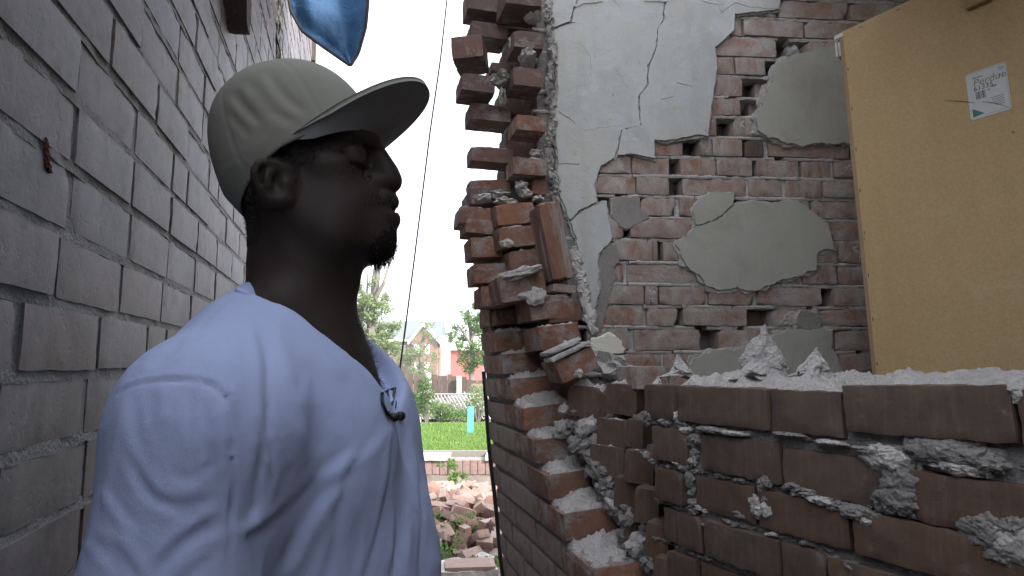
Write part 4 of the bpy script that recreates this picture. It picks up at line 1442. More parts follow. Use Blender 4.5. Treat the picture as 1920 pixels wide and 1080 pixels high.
class Vol:
    def __init__(self, xs, ys, zs):
        self.xs, self.ys, self.zs = [np.asarray(a, dtype=np.float32) for a in (xs, ys, zs)]
        self.d = np.full((len(xs), len(ys), len(zs)), 0.5, dtype=np.float32)

    def sl(self, lo, hi):
        r = []
        for a, l, h in zip((self.xs, self.ys, self.zs), lo, hi):
            i, j = np.searchsorted(a, l), np.searchsorted(a, h)
            r.append(slice(max(0, i - 1), min(len(a), j + 1)))
        return tuple(r)

    def grid(self, s):
        return (self.xs[s[0]][:, None, None], self.ys[s[1]][None, :, None], self.zs[s[2]][None, None, :])

    def add(self, f, lo, hi, k=.01, op='add'):
        mgn = k + .03
        s = self.sl(np.asarray(lo) - mgn, np.asarray(hi) + mgn)
        X, Y, Z = self.grid(s)
        v = f(X, Y, Z).astype(np.float32)
        a = self.d[s]
        if op == 'add':
            h = np.maximum(k - np.abs(a - v), 0) / k
            self.d[s] = np.minimum(a, v) - h * h * k * .25
        else:                                         # smooth subtraction
            v = -v
            h = np.maximum(k - np.abs(a - v), 0) / k
            self.d[s] = np.maximum(a, v) + h * h * k * .25

    def ell(self, c, r, k=.01, op='add', ax=None):
        c, r = np.asarray(c, float), np.asarray(r, float)
        A = np.eye(3) if ax is None else np.asarray(ax, float)     # rows: local axes

        def f(X, Y, Z):
            dx, dy, dz = X - c[0], Y - c[1], Z - c[2]
            q = [A[i, 0] * dx + A[i, 1] * dy + A[i, 2] * dz for i in range(3)]
            k0 = np.sqrt(sum((q[i] / r[i]) ** 2 for i in range(3))) + 1e-9
            k1 = np.sqrt(sum((q[i] / r[i] ** 2) ** 2 for i in range(3))) + 1e-9
            return k0 * (k0 - 1) / k1
        m = r if ax is None else np.full(3, r.max())
        self.add(f, c - m, c + m, k, op)

    def cap(self, a, b, ra, rb=None, k=.01, op='add', sy=1.0):
        """tapered capsule; sy squeezes it along Y"""
        a, b = np.asarray(a, float), np.asarray(b, float)
        rb = ra if rb is None else rb
        ab = b - a
        L2 = (ab[0] ** 2 + (ab[1] / sy) ** 2 + ab[2] ** 2) + 1e-12

        def f(X, Y, Z):
            dx, dy, dz = X - a[0], (Y - a[1]) / sy, Z - a[2]
            t = np.clip((dx * ab[0] + dy * ab[1] / sy + dz * ab[2]) / L2, 0, 1)
            return np.sqrt((dx - t * ab[0]) ** 2 + (dy - t * ab[1] / sy) ** 2 + (dz - t * ab[2]) ** 2) - (ra + (rb - ra) * t)
        m = max(ra, rb) * max(1, sy)
        self.add(f, np.minimum(a, b) - m, np.maximum(a, b) + m, k, op)

    def path(self, pts, rs, k=.008, sy=1.0):
        for i in range(len(pts) - 1):
            self.cap(pts[i], pts[i + 1], rs[i], rs[i + 1], k, 'add', sy)

    def surface(self):
        d = self.d
        nx, ny, nz = d.shape
        ins = (d < 0)
        cnt = np.zeros((nx - 1, ny - 1, nz - 1), dtype=np.uint8)
        for i in (0, 1):
            for j in (0, 1):
                for k in (0, 1):
                    cnt += ins[i:nx - 1 + i, j:ny - 1 + j, k:nz - 1 + k]
        I, J, K = np.nonzero((cnt > 0) & (cnt < 8))
        idx = np.full(cnt.shape, -1, dtype=np.int32)
        idx[I, J, K] = np.arange(len(I))
        P = np.zeros((len(I), 3)); N = np.zeros(len(I))
        cs = [(i, j, k) for i in (0, 1) for j in (0, 1) for k in (0, 1)]
        ax = (self.xs, self.ys, self.zs)
        for a in range(8):
            for b in range(a + 1, 8):
                if sum(abs(cs[a][q] - cs[b][q]) for q in range(3)) != 1: continue
                va = d[I + cs[a][0], J + cs[a][1], K + cs[a][2]]
                vb = d[I + cs[b][0], J + cs[b][1], K + cs[b][2]]
                m = (va < 0) != (vb < 0)
                t = (va / (va - vb + 1e-20))[m]
                for q, IJK in enumerate((I, J, K)):
                    pa, pb = ax[q][IJK[m] + cs[a][q]], ax[q][IJK[m] + cs[b][q]]
                    P[m, q] += pa + (pb - pa) * t
                N[m] += 1
        P /= N[:, None]
        Q = []
        # quads around every crossed grid edge
        for axis in range(3):
            lo = [slice(1, -1)] * 3; hi = [slice(1, -1)] * 3
            lo[axis] = slice(0, -1); hi[axis] = slice(1, None)
            A_, B_ = ins[tuple(lo)], ins[tuple(hi)]
            E = np.array(np.nonzero(A_ != B_))
            s = A_[tuple(E)]
            for q in range(3):
                if q != axis: E[q] += 1
            u, v = [(1, 2), (2, 0), (0, 1)][axis]
            c = []
            for (du, dv) in ((-1, -1), (0, -1), (0, 0), (-1, 0)):
                G = E.copy(); G[u] += du; G[v] += dv
                c.append(idx[G[0], G[1], G[2]])
            c = np.stack(c, 1)
            c[~s] = c[~s][:, ::-1]
            Q.append(c[(c >= 0).all(1)])
        return P, np.concatenate(Q)


def span(*parts):
    """non-uniform axis: (start, stop, step), ..."""
    r = []
    for a, b, h in parts: r.append(np.arange(a, b - h * .5, h))
    return np.concatenate(r + [[parts[-1][1]]])


man = thing('person', 'man in olive tan cap and pale blue shirt facing right beside the grey wall', 'person', (-.25, YM, 0))
HD_Y = .078
# ------------------------------------------------------------------ skin: head, neck, trunk core, arms, hands, legs - one mesh
vol = Vol(span((-.62, -.40, .007), (-.40, -.10, .0026), (-.10, .06, .006)),
          span((.38, .63, .0055), (.63, .875, .0028), (.875, 1.12, .0055)),
          span((.03, 1.36, .007), (1.36, 1.80, .0026)))
S = (-1, 1)


def sd(p, dy):
    """mirror helper: point given in px on the middle plane, moved sideways dy metres"""
    return W(p[0], p[1]) + np.array((0, dy, 0))


# skull, face, jaw
vol.ell(W(552, 280), (.086, .071, .084), .02)
vol.ell(W(585, 300), (.060, .067, .085), .02)
vol.ell(W(630, 356), (.038, .054, .062), .02)
vol.ell(W(622, 415), (.052, .053, .050), .02)
for s in S:
    vol.cap(sd((540, 385), s * .058), sd((640, 462), s * .040), .017, .020, .03)
    vol.cap(sd((640, 452), s * .040), sd((698, 455), s * .012), .019, .018, .025)
    vol.ell(sd((632, 332), s * .044), (.030, .019, .016), .014)          # cheekbone
    vol.ell(sd((634, 398), s * .041), (.036, .017, .036), .02)           # cheek
    vol.cap(sd((699, 274), s * .012), sd((680, 268), s * .040), .0125, .0105, .012)   # brow
vol.ell(W(699, 447), (.020, .026, .020), .02)                            # chin
vol.ell(W(690, 402), (.026, .036, .046), .025)                           # muzzle
vol.ell(W(650, 256), (.028, .046, .034), .02)                           # forehead
# nose
vol.path([W(701, 280), W(713, 303), W(724, 325), W(731, 340)], [.0100, .0110, .0130, .0148], .010)
for s in S:
    vol.ell(sd((709, 347), s * .0160), (.0155, .0095, .0115), .008)
    vol.ell(sd((718, 357), s * .0085), (.006, .0045, .005), .004, 'sub')
    vol.path([sd((694, 332), s * .0235), sd((689, 345), s * .0245), sd((694, 358), s * .0225)], [.0005] * 3, .002)
    vol.cap(sd((695, 330), s * .0262), sd((690, 356), s * .0265), .0026, .0026, .005, 'sub')
    vol.cap(sd((705, 335), s * .018), sd((690, 372), s * .027), .004, .004, .01)    # nasolabial fold ridge
    vol.cap(sd((700, 346), s * .0265), sd((686, 378), s * .0345), .0022, .0022, .006, 'sub')
# mouth
vol.path([sd((700, 386), -.026), sd((723, 380), -.013), sd((730, 379), 0), sd((723, 380), .013), sd((700, 386), .026)], [.006, .0095, .0105, .0095, .006], .006)
vol.path([sd((700, 403), -.025), sd((722, 410), -.012), sd((731, 412), 0), sd((722, 410), .012), sd((700, 403), .025)], [.006, .0105, .0115, .0105, .006], .006)
vol.path([sd((698, 395), -.027), sd((738, 396), 0)], [.0022, .0022], .003)
vol.cap(sd((690, 394), -.031), sd((738, 396), -.004), .0032, .003, .005, 'sub')
vol.cap(sd((690, 394), .031), sd((738, 396), .004), .0032, .003, .005, 'sub')
# eyes
EYE = W(669, 296, YM - .032)
for s in S:
    c = EYE * np.array((1, 0, 1)) + np.array((0, YM + s * .032, 0))
    vol.ell(c + np.array((.018, 0, .000)), (.010, .015, .008), .012, 'sub')
    vol.ell(c + np.array((-.001, -s * .001, .0040)), (.0115, .0125, .0084), .007)
    vol.ell(c + np.array((-.002, -s * .001, -.0062)), (.0115, .0125, .0070), .007)
    vol.path([c + np.array((.0115 - .012 * abs(a), s * .0130 * a, -.0012 - .002 * abs(a))) for a in (-1, -.5, 0, .5, 1)], [.001] * 5, .002)
    vol.cap(c + np.array((.004, s * .014, .0125)), c + np.array((.014, -s * .010, .0125)), .0022, .0022, .005, 'sub')
    vol.cap(c + np.array((-.004, s * .015, -.0125)), c + np.array((.012, -s * .006, -.0128)), .0016, .0016, .005, 'sub')
    for up, r_ in ():                      # lids around the ball
        pts = [c + np.array((.0025 + .0105 * math.cos(a) - .002, s * .0135 * math.sin(a), up * (1.1 - .5 * abs(math.sin(a))))) for a in np.linspace(-1.2, 1.2, 7)]
        vol.path(pts, [r_] * 7, .003)
    for q, (ex, ez) in enumerate(((-.030, .003), (-.031, -.004), (-.028, -.011))):
        vol.cap(c + np.array((-.010, s * .017, -.002 - q * .003)), c + np.array((ex, s * .030, ez)), .0013, .0009, .004, 'sub')
# ears
for s in S:
    eY = YM + s * .075

    def E(px, py, d): return W(514 + (px - 514) * .76, 343 + (py - 343) * .79, YM - .078) * np.array((1, 0, 1)) + np.array((0, YM + s * (.069 + d), 0))
    rim = [(545, 318, .002), (538, 306, .006), (522, 299, .012), (504, 299, .017), (488, 307, .021), (479, 322, .022), (478, 338, .021), (484, 354, .018), (494, 368, .014), (508, 379, .011), (524, 384, .007), (538, 378, .004)]
    vol.path([E(*q) for q in rim], [.0036, .0038, .0040, .0042, .0044, .0044, .0042, .004, .004, .005, .006, .005], .004)
    vol.ell(E(512, 340, .006), (.023, .0075, .028), .008, 'add', [[.95, -s * .28, 0], [s * .28, .95, 0], [0, 0, 1]])
    vol.ell(E(526, 350, .016), (.0095, .009, .0125), .005, 'sub')
    vol.path([E(489, 318, .0185), E(487, 340, .018), E(497, 362, .014)], [.0022, .0024, .002], .003)
    vol.path([E(520, 312, .011), E(507, 322, .015), E(501, 338, .017), E(504, 354, .015), E(514, 368, .011)], [.0032, .0038, .0042, .004, .0034], .005)
    vol.path([E(493, 309, .016), E(496, 330, .016), E(500, 352, .013)], [.0016, .002, .0016], .003)
    vol.cap(E(494, 316, .020), E(493, 350, .018), .0017, .0017, .004, 'sub')
    vol.ell(E(540, 346, .006), (.006, .006, .008), .006)
    vol.ell(E(530, 378, .005), (.011, .006, .010), .007)
# neck and nape
vol.cap(W(560, 395), W(568, 520), .054, .0555, .03, sy=1.0)
vol.cap(W(568, 520), W(572, 660), .0545, .064, .025, sy=1.1)
vol.cap(W(536, 420), W(544, 530), .033, .033, .025)
for s in S:
    vol.cap(sd((545, 410), s * .046), sd((628, 640), s * .018), .011, .011, .02)     # neck muscle
    vol.cap(W(530, 560) + np.array((.012, s * .03, -.01)), np.array((-.275, YM + s * .165, 1.39)), .032, .032, .025)   # shoulder slope
vol.ell(W(648, 525), (.009, .012, .014), .02)                            # throat
# trunk
vol.ell((-.250, YM, 1.27), (.094, .160, .19), .05)
vol.ell((-.232, YM, 1.30), (.080, .12, .11), .05)
vol.ell((-.245, YM, 1.05), (.118, .150, .20), .05)
vol.ell((-.26, YM, .90), (.112, .160, .14), .05)
for s in S:
    sh = np.array((-.258, YM + s * .190, 1.355))
    el = np.array((-.284, YM + s * .235, 1.09))
    wr = np.array((-.245, YM + s * .235, .845))
    vol.ell(sh, (.050, .046, .055), .03)
    vol.path([sh, el, wr], [.044, .040, .027], .03)
    vol.ell((sh + el) / 2 + np.array((.012, 0, .01)), (.046, .044, .075), .03)
    vol.cap(el + np.array((.005, 0, -.02)), (el + wr) / 2, .043, .036, .03)
    # hand: palm, four fingers, thumb, loosely curled
    pc = wr + np.array((.010, 0, -.055))
    vol.ell(pc, (.038, .016, .046), .015)
    for fi, (ox, ln) in enumerate(((.030, .070), (.011, .079), (-.008, .073), (-.026, .058))):
        a = pc + np.array((ox, 0, -.036))
        b = a + np.array((.003, -s * .004, -ln * .45)); c = b + np.array((.002, -s * .012, -ln * .32)); d_ = c + np.array((0, -s * .013, -ln * .20))
        vol.path([a, b, c, d_], [.0095, .0088, .008, .0068], .004)
    a = wr + np.array((.030, -s * .006, -.035))
    vol.path([a, a + np.array((.022, -s * .012, -.030)), a + np.array((.026, -s * .018, -.058))], [.013, .011, .0085], .008)
    hip = np.array((-.26, YM + s * .085, .88)); kn = np.array((-.245, YM + s * .10, .50)); an = np.array((-.265, YM + s * .105, .09))
    vol.path([hip, kn, an], [.085, .055, .038], .03)
    vol.cap(an + np.array((0, 0, -.01)), an + np.array((.13, 0, -.045)), .035, .028, .02)
P, Q = vol.surface()
t = NT('dark brown skin')
sk = t.noise(t.co, 150, 6, .6)
pore = t.noise(t.co, 420, 3, .6)
M['skin'] = t.done(t.mix(t.ramp(t.noise(t.co, 14, 5, .6), [(.35, 0.0), (.7, 1.0)]), (.030, .023, .021), (.041, .031, .028)),
                   t.bump(t.math('ADD', t.math('MULTIPLY', sk, .4), pore), .22, .0014), t.math('ADD', .46, t.math('MULTIPLY', sk, .2)), .2)
body = mk_np('body', P, Q)
bo = mesh_obj('body', body, M['skin'])
bo.parent = man; bo.location = -Vector(man.location)
del vol
# eyeballs, mostly behind narrowed lids
t = NT('eye')
M['eye'] = plain('eye', (.10, .085, .08), .4, .3)
for s in S:
    c = EYE * np.array((1, 0, 1)) + np.array((0, YM + s * .032, 0))
    V, Fc = lump_geo((.0098, .0098, .0098), 1, 2, 0)
    mesh_obj('eye', mk('eye', V, Fc, True), M['eye'], man, Matrix.Translation(Vector(c)))

def vnormals(Vn, Qn):
    n = np.zeros_like(Vn)
    fn_ = np.cross(Vn[Qn[:, 2]] - Vn[Qn[:, 0]], Vn[Qn[:, 3]] - Vn[Qn[:, 1]])
    for i in range(4): np.add.at(n, Qn[:, i], fn_)
    return n / (np.linalg.norm(n, axis=1, keepdims=True) + 1e-12)


# ------------------------------------------------------------------ hair, sideburn, beard, chest hair: fine tapering strands
def strands(name, pts, L, r, mat, seed, flow, curl=.6, parent=man):
    rs_ = random.Random(seed)
    m_ = MB()
    for p in pts:
        p = Vector(p)
        d = Vector(flow(p)) + Vector((rs_.uniform(-1, 1), rs_.uniform(-1, 1), rs_.uniform(-1, 1))) * curl
        d.normalize()
        l = L * rs_.uniform(.5, 1.25)
        d2 = (d + Vector((rs_.uniform(-1, 1), rs_.uniform(-1, 1), rs_.uniform(-1, 1))) * curl * .6).normalized()
        m_.tube([p, p + d * l * .5, p + d * l * .5 + d2 * l * .5], [r, r * .8, r * .2], 3, False)
    o = m_.build(name, mat)
    o.parent = parent; o.location = -Vector(parent.location)
    return o


Pn = P.astype(np.float32)
zc_ = (Pn[:, 1]) * CP + (Pn[:, 2] - CAM_H) * SP
PX = 960 + F * Pn[:, 0] / zc_
PY = 540 - F * (-Pn[:, 1] * SP + (Pn[:, 2] - CAM_H) * CP) / zc_
rh = np.random.RandomState(3)


def pick(poly, n, ylo=.5, yhi=1.0, mask=None):
    ok = np.array([i for i in np.nonzero((Pn[:, 1] > ylo) & (Pn[:, 1] < yhi) & (PX > 380) & (PX < 780) & (PY > 150) & (PY < 800))[0] if in_poly(PX[i], PY[i], poly)])
    if mask is not None: ok = ok[mask(Pn[ok])]
    return [tuple(Pn[i] + rh.uniform(-.0015, .0015, 3)) for i in rh.choice(ok, min(n, len(ok)), replace=False)] if len(ok) else []


M['hair'] = plain('short greying black hair', (.016, .015, .016), .95, .02)
M['hair_grey'] = plain('grey hair', (.11, .108, .105), .95, .02)
side = [(450, 395), (490, 310), (520, 262), (560, 225), (610, 240), (590, 300), (565, 320), (545, 300), (490, 300), (470, 340), (480, 390), (480, 450), (462, 450)]
def hair_skin(name, poly, lift, mat):
    ok = np.zeros(len(Pn), bool)
    cand = np.nonzero((Pn[:, 1] < YM + .02) & (Pn[:, 2] > 1.44) & (PX > 380) & (PX < 780))[0]
    for i in cand: ok[i] = in_poly(PX[i] + 5 * mnoise.noise(Vector(Pn[i]) * 300), PY[i] + 5 * mnoise.noise(Vector(Pn[i]) * 300 + Vector((9, 0, 0))), poly)
    q = Q[ok[Q].all(1)]
    if len(q) == 0: return
    Nn_ = vnormals(P, Q)
    u, inv = np.unique(q, return_inverse=True)
    V1 = P[u] + Nn_[u] * lift
    V2 = V1 * np.array((1, -1, 1)) + np.array((0, 2 * YM, 0))
    q1 = inv.reshape(q.shape)
    o = mesh_obj(name, mk_np(name, np.concatenate([V1, V2]), np.concatenate([q1, q1[:, ::-1] + len(u)])), mat)
    o.parent = man; o.location = -Vector(man.location)


t = NT('cropped hair')
hn_ = t.noise(t.co, 380, 3, .7)
M['crop'] = t.done(t.mix(t.ramp(hn_, [(.5, 0.0), (.7, 1.0)]), (.032, .028, .027), (.062, .058, .056)), t.bump(hn_, .8, .002), .95, .02)
M['beard_skin'] = plain('stubbled skin', (.022, .018, .017), .9, .05)
hair_skin('hair_crop', [(440, 380), (492, 308), (520, 255), (560, 215), (600, 215), (612, 250), (592, 296), (568, 312), (556, 345), (548, 345), (545, 306), (500, 300), (476, 330), (482, 370), (492, 420), (486, 462), (440, 470)], .0009, M['crop'])
hair_skin('beard_crop', [(690, 462), (700, 446), (716, 432), (748, 432), (748, 505), (706, 505), (690, 490)], .0004, M['beard_skin'])
strands('hair', pick(side, 3600), .0035, .0003, M['hair'], 1, lambda p: (-.4, (p.y - YM) * 8, -.6), .8)
strands('hair_grey', pick(side, 700), .0035, .0003, M['hair_grey'], 2, lambda p: (-.4, (p.y - YM) * 8, -.6), .8)
chin = [(685, 455), (702, 436), (745, 430), (748, 500), (704, 505), (684, 490)]
brow = [(632, 276), (660, 262), (690, 262), (690, 272), (660, 272), (636, 284)]
strands('eyebrow', pick(brow, 260), .005, .0003, M['hair'], 14, lambda p: (-.5, (p.y - YM) * 10, .25), .4)
strands('beard', pick(chin, 700), .003, .0003, M['hair'], 4, lambda p: (-.05, (p.y - YM) * 5, -1), .5)
strands('beard_grey', pick(chin, 160), .0035, .0003, M['hair_grey'], 5, lambda p: (-.05, (p.y - YM) * 5, -1), .5)
tuft = [(702, 462), (745, 455), (745, 500), (702, 500)]
strands('beard_tuft', pick(tuft, 300, mask=lambda q: np.abs(q[:, 1] - YM) < .014), .012, .0004, M['hair'], 6, lambda p: (.02, (YM - p.y) * 8, -1), .30)
lip = [(690, 362), (738, 360), (746, 378), (700, 384), (684, 382)]
strands('moustache', pick(lip, 420), .0038, .0003, M['hair'], 7, lambda p: (.5, (p.y - YM) * 10, -1), .6)
strands('moustache_grey', pick(lip, 200), .004, .0003, M['hair_grey'], 8, lambda p: (.5, (p.y - YM) * 10, -1), .6)
chest = [(655, 600), (672, 595), (705, 650), (725, 740), (700, 720), (670, 660)]
strands('chest_hair', pick(chest, 520), .006, .0003, M['hair_grey'], 9, lambda p: (.6, (p.y - YM) * 4, -.6), 1.2)

# ------------------------------------------------------------------ CAP
O = W(576, 321)                                        # centre of the opening
TI = R(28)
ca = np.array((math.cos(TI), 0, math.sin(TI))); cn = np.array((-math.sin(TI), 0, math.cos(TI))); cy = np.array((0, 1, 0))
CA, CB, CHh = .0995, .0865, .130


def crown_pt(a, v):
    """a: angle from the brow, v: 0 rim .. 1 button"""
    h = math.sin(v * math.pi / 2) ** .92
    rad = max(0.0, math.cos(v * math.pi / 2)) ** (.52 + .10 * max(0, math.cos(a)))
    front = max(0, math.cos(a))
    back = max(0, -math.cos(a))
    x = CA * math.cos(a) * rad * (1 + .06 * back * math.sin(v * math.pi))
    y = CB * math.sin(a) * rad
    z = CHh * h * (1 - .05 * back * (1 - v))
    x += .012 * v * (1 - v) * 2 - .006 * v
    if v < .12 and back > .2: x += .016 * back * (1 - v / .12) * .6
    z -= .020 * back * (1 - v) ** 2 - .006 * front * max(0, 1 - v / .1)
    return O + ca * x + cy * y + cn * z


NA, NV = 180, 64
cv = np.array([crown_pt(2 * math.pi * i / NA, (j / NV)) for j in range(NV + 1) for i in range(NA)])
cq = np.array([(j * NA + i, j * NA + (i + 1) % NA, (j + 1) * NA + (i + 1) % NA, (j + 1) * NA + i) for j in range(NV) for i in range(NA)])


def vproj(Vn):
    zc = Vn[:, 1] * CP + (Vn[:, 2] - CAM_H) * SP
    return 960 + F * Vn[:, 0] / zc, 540 - F * (-Vn[:, 1] * SP + (Vn[:, 2] - CAM_H) * CP) / zc


def folds(Vn, Qn, strokes, near=-.0):
    """press folds (px polyline, width px, depth m; + out, - in) into the side of a cloth that faces the camera"""
    N = vnormals(Vn, Qn)
    view = np.array((0, 0, CAM_H)) - Vn
    view /= np.linalg.norm(view, axis=1, keepdims=True)
    fac = np.clip((N * view).sum(1) * 1.6 + .15, 0, 1)
    px, py = vproj(Vn)
    disp = np.zeros(len(Vn))
    for st in strokes:
        pts, w, dep = st[:3]
        skew = st[3] if len(st) > 3 else 0.0
        pts = np.array(pts, float)
        # smooth the polyline
        for _ in range(2):
            q = [pts[0]]
            for a, b in zip(pts[:-1], pts[1:]): q += [a * .75 + b * .25, a * .25 + b * .75]
            q.append(pts[-1]); pts = np.array(q)
        sel = np.nonzero((px > pts[:, 0].min() - 3 * w) & (px < pts[:, 0].max() + 3 * w) & (py > pts[:, 1].min() - 3 * w) & (py < pts[:, 1].max() + 3 * w))[0]
        if len(sel) == 0: continue
        best = np.full(len(sel), 1e9); tt = np.zeros(len(sel)); sg = np.zeros(len(sel))
        seg = np.linalg.norm(pts[1:] - pts[:-1], axis=1); tot = seg.sum(); acc = 0
        for a, b, L in zip(pts[:-1], pts[1:], seg):
            ab = b - a
            u = np.clip(((px[sel] - a[0]) * ab[0] + (py[sel] - a[1]) * ab[1]) / (L * L + 1e-9), 0, 1)
            dx, dy = px[sel] - a[0] - u * ab[0], py[sel] - a[1] - u * ab[1]
            d = np.hypot(dx, dy)
            m = d < best
            best[m] = d[m]; tt[m] = (acc + u[m] * L) / tot
            sg[m] = np.sign(ab[0] * dy[m] - ab[1] * dx[m])
            acc += L
        x = best / w
        prof = .55 * np.exp(-x * x) + .45 * np.exp(-1.7 * x)
        if skew: prof = prof - skew * np.exp(-((x * sg - 1.3) ** 2) / .8)
        disp[sel] += dep * prof * np.clip(np.minimum(tt, 1 - tt) * 5, 0, 1) ** .7
    return Vn + N * (disp * fac)[:, None]


CAP_F = [([(462, 148), (490, 190), (520, 215), (560, 228)], 13, -.0045, .7), ([(438, 172), (462, 205), (492, 232)], 11, -.004, .6), ([(430, 210), (455, 240), (470, 255)], 9, -.003, .5),
         ([(500, 130), (520, 165), (548, 195), (578, 212)], 11, -.0035, .7), ([(515, 128), (536, 160), (560, 188), (582, 205)], 3, .0008), ([(420, 305), (470, 290), (500, 262), (540, 232)], 30, .003),
         ([(400, 315), (440, 300), (475, 292)], 6, -.002, .5), ([(470, 165), (500, 200), (545, 220)], 14, .003), ([(560, 120), (610, 150), (640, 190)], 18, .0012)]
cv = folds(cv, cq, [(a[0], a[1] * 1.1, a[2] * (.5 + .25 * (i % 2)), *a[3:]) for i, a in enumerate(CAP_F)])
# six panel seams and a band at the rim
for j in range(NV + 1):
    for i in range(NA):
        v = j / NV
        d = min(abs(((i / NA * 6) % 1) - 0), abs(1 - ((i / NA * 6) % 1))) / 6 * 2 * math.pi * .09 * max(.05, math.cos(v * math.pi / 2) ** .5)
        if v > .04: cv[j * NA + i] -= (cv[j * NA + i] - (O + cn * .05)) / .1 * .0011 * math.exp(-(d / .0018) ** 2)
t = NT('tan cap cotton')
M['cap'] = t.done(t.mix(t.noise(t.co, 22, 6, .6), (.190, .195, .172), (.225, .227, .20)), t.bump(t.math('ADD', t.math('MULTIPLY', t.noise(t.co, 600, 2), .4), t.noise(t.co, 90, 4)), .12, .0012), .92, .1)
M['cap_under'] = plain('cap bill underside', (.20, .205, .215), .9, .1)
cap = mk_np('cap', cv, cq)
cpo = mesh_obj('cap', cap, M['cap'])
cpo.parent = man; cpo.location = -Vector(man.location)
sm = cpo.modifiers.new('thick', 'SOLIDIFY'); sm.thickness = .0022; sm.offset = -1
# bill: flat, springing up from the front of the rim
AM = R(80)
BT = R(46)
ba = np.array((math.cos(BT), 0, math.sin(BT)))
NBa, NBr = 60, 18
bv = []
for lay in (0, 1):
    for j in range(NBr + 1):
        for i in range(NBa + 1):
            a = -AM + 2 * AM * i / NBa
            rim_ = O + ca * CA * .972 * math.cos(a) + cy * CB * .985 * math.sin(a) + cn * .0015
            u = a / AM
            # outer edge: broad rounded plan
            ex = .084 * (1 - abs(u) ** 2.5) ** .85
            sp = CB * 1.02 * math.sin(a) * (1 + .10 * (1 - abs(u) ** 3) * (j / NBr))
            p = rim_ + ba * ex * (j / NBr)
            p[1] = O[1] + CB * .985 * math.sin(a) + (sp - CB * .985 * math.sin(a)) * (j / NBr)
            p = p + cn * (.006 * (u * u) * (j / NBr)) + cn * .004 * math.sin(math.pi * j / NBr)
            if lay: p = p - cn * .0062 * min(1, ex / .03)
            bv.append(p)
bv = np.array(bv)
nb = (NBr + 1) * (NBa + 1)
bq = []
for lay in (0, 1):
    for j in range(NBr):
        for i in range(NBa):
            a = lay * nb + j * (NBa + 1) + i
            f = (a, a + 1, a + NBa + 2, a + NBa + 1)
            bq.append(f if lay == 1 else f[::-1])
for i in range(NBa):
    a = NBr * (NBa + 1) + i
    bq.append((a, a + 1, nb + a + 1, nb + a))
bl = mk_np('bill', bv, np.array(bq))
bl.materials.append(M['cap']); bl.materials.append(M['cap_under'])
for i, p in enumerate(bl.polygons): p.material_index = 1 if NBr * NBa <= i < 2 * NBr * NBa else 0
blo = mesh_obj('bill', bl)
blo.parent = cpo
bm_ = MB()
bm_.tube([O + cn * (CHh - .003) + ca * (-.006), O + cn * (CHh + .002) + ca * (-.006), O + cn * (CHh + .003) + ca * (-.006)], [.0075, .006, .002], 12)
bt = bm_.build('button', M['cap'], None, True); bt.parent = cpo

# ------------------------------------------------------------------ SHIRT
sv = Vol(span((-.50, .03, .0042)), span((.40, .66, .0042), (.66, 1.10, .0052)), span((.78, 1.56, .0042)))
sv.ell((-.250, YM, 1.29), (.105, .185, .20), .06)
for s in S: sv.ell((-.238, YM + s * .085, 1.295), (.122, .105, .15), .05)
sv.ell((-.225, YM, 1.16), (.122, .155, .13), .06)
sv.ell((-.240, YM + .02, 1.10), (.152, .185, .23), .06)
sv.ell((-.245, YM, .86), (.150, .185, .20), .06)
sv.ell((-.285, YM - .01, 1.35), (.075, .170, .10), .06)
for s in S:
    sh = np.array((-.258, YM + s * .196, 1.352)); el = np.array((-.284, YM + s * .238, 1.07))
    sv.cap(W(546, 572) + np.array((0, s * .03, -.010)), sh + np.array((-.006, -s * .02, .010)), .046, .056, .04)
    sv.ell(sh, (.066, .058, .066), .05)
    sv.cap(sh + np.array((0, s * .008, -.02)), el, .066, .074, .04)
A0, B0 = W(474, 506, YM), W(734, 772, YM)
ab = B0 - A0; Lab = math.hypot(ab[0], ab[2]); dirx, dirz = ab[0] / Lab, ab[2] / Lab


def neck_w(tn):
    tn = np.clip(tn, 0, 1)
    return np.interp(tn, [0, .08, .2, .35, .55, .75, .9, 1], [.050, .090, .108, .118, .114, .102, .074, .022])


def neck_cut(X, Y, Z):
    dx, dz = X - A0[0], Z - A0[2]
    tn = (dx * dirx + dz * dirz) / Lab
    h = dx * (-dirz) + dz * dirx                        # above the line
    return np.maximum(np.maximum(np.abs(Y - YM) - neck_w(tn), -h), np.maximum(-tn * Lab - .03, (tn - 1) * Lab))


sv.add(neck_cut, (A0[0] - .05, YM - .13, B0[2] - .02), (B0[0] + .05, YM + .13, 1.58), .010, 'sub')


def sleeve_end(X, Y, Z): return np.maximum(Z - 1.055 + (X * 0), np.maximum(np.abs(X + .284) - .12, .085 - np.abs(Y - YM) + .045))


sv.add(sleeve_end, (-.41, .38, .80), (-.16, 1.12, 1.06), .004, 'sub')
SP_, SQ = sv.surface()
del sv


def relax(Vn, Qn, it):
    for _ in range(it):
        acc = np.zeros_like(Vn); cnt = np.zeros(len(Vn))
        for i in range(4):
            j = (i + 1) % 4
            np.add.at(acc, Qn[:, i], Vn[Qn[:, j]]); np.add.at(cnt, Qn[:, i], 1)
            np.add.at(acc, Qn[:, j], Vn[Qn[:, i]]); np.add.at(cnt, Qn[:, j], 1)
        Vn = Vn * .5 + acc / cnt[:, None] * .5
    return Vn


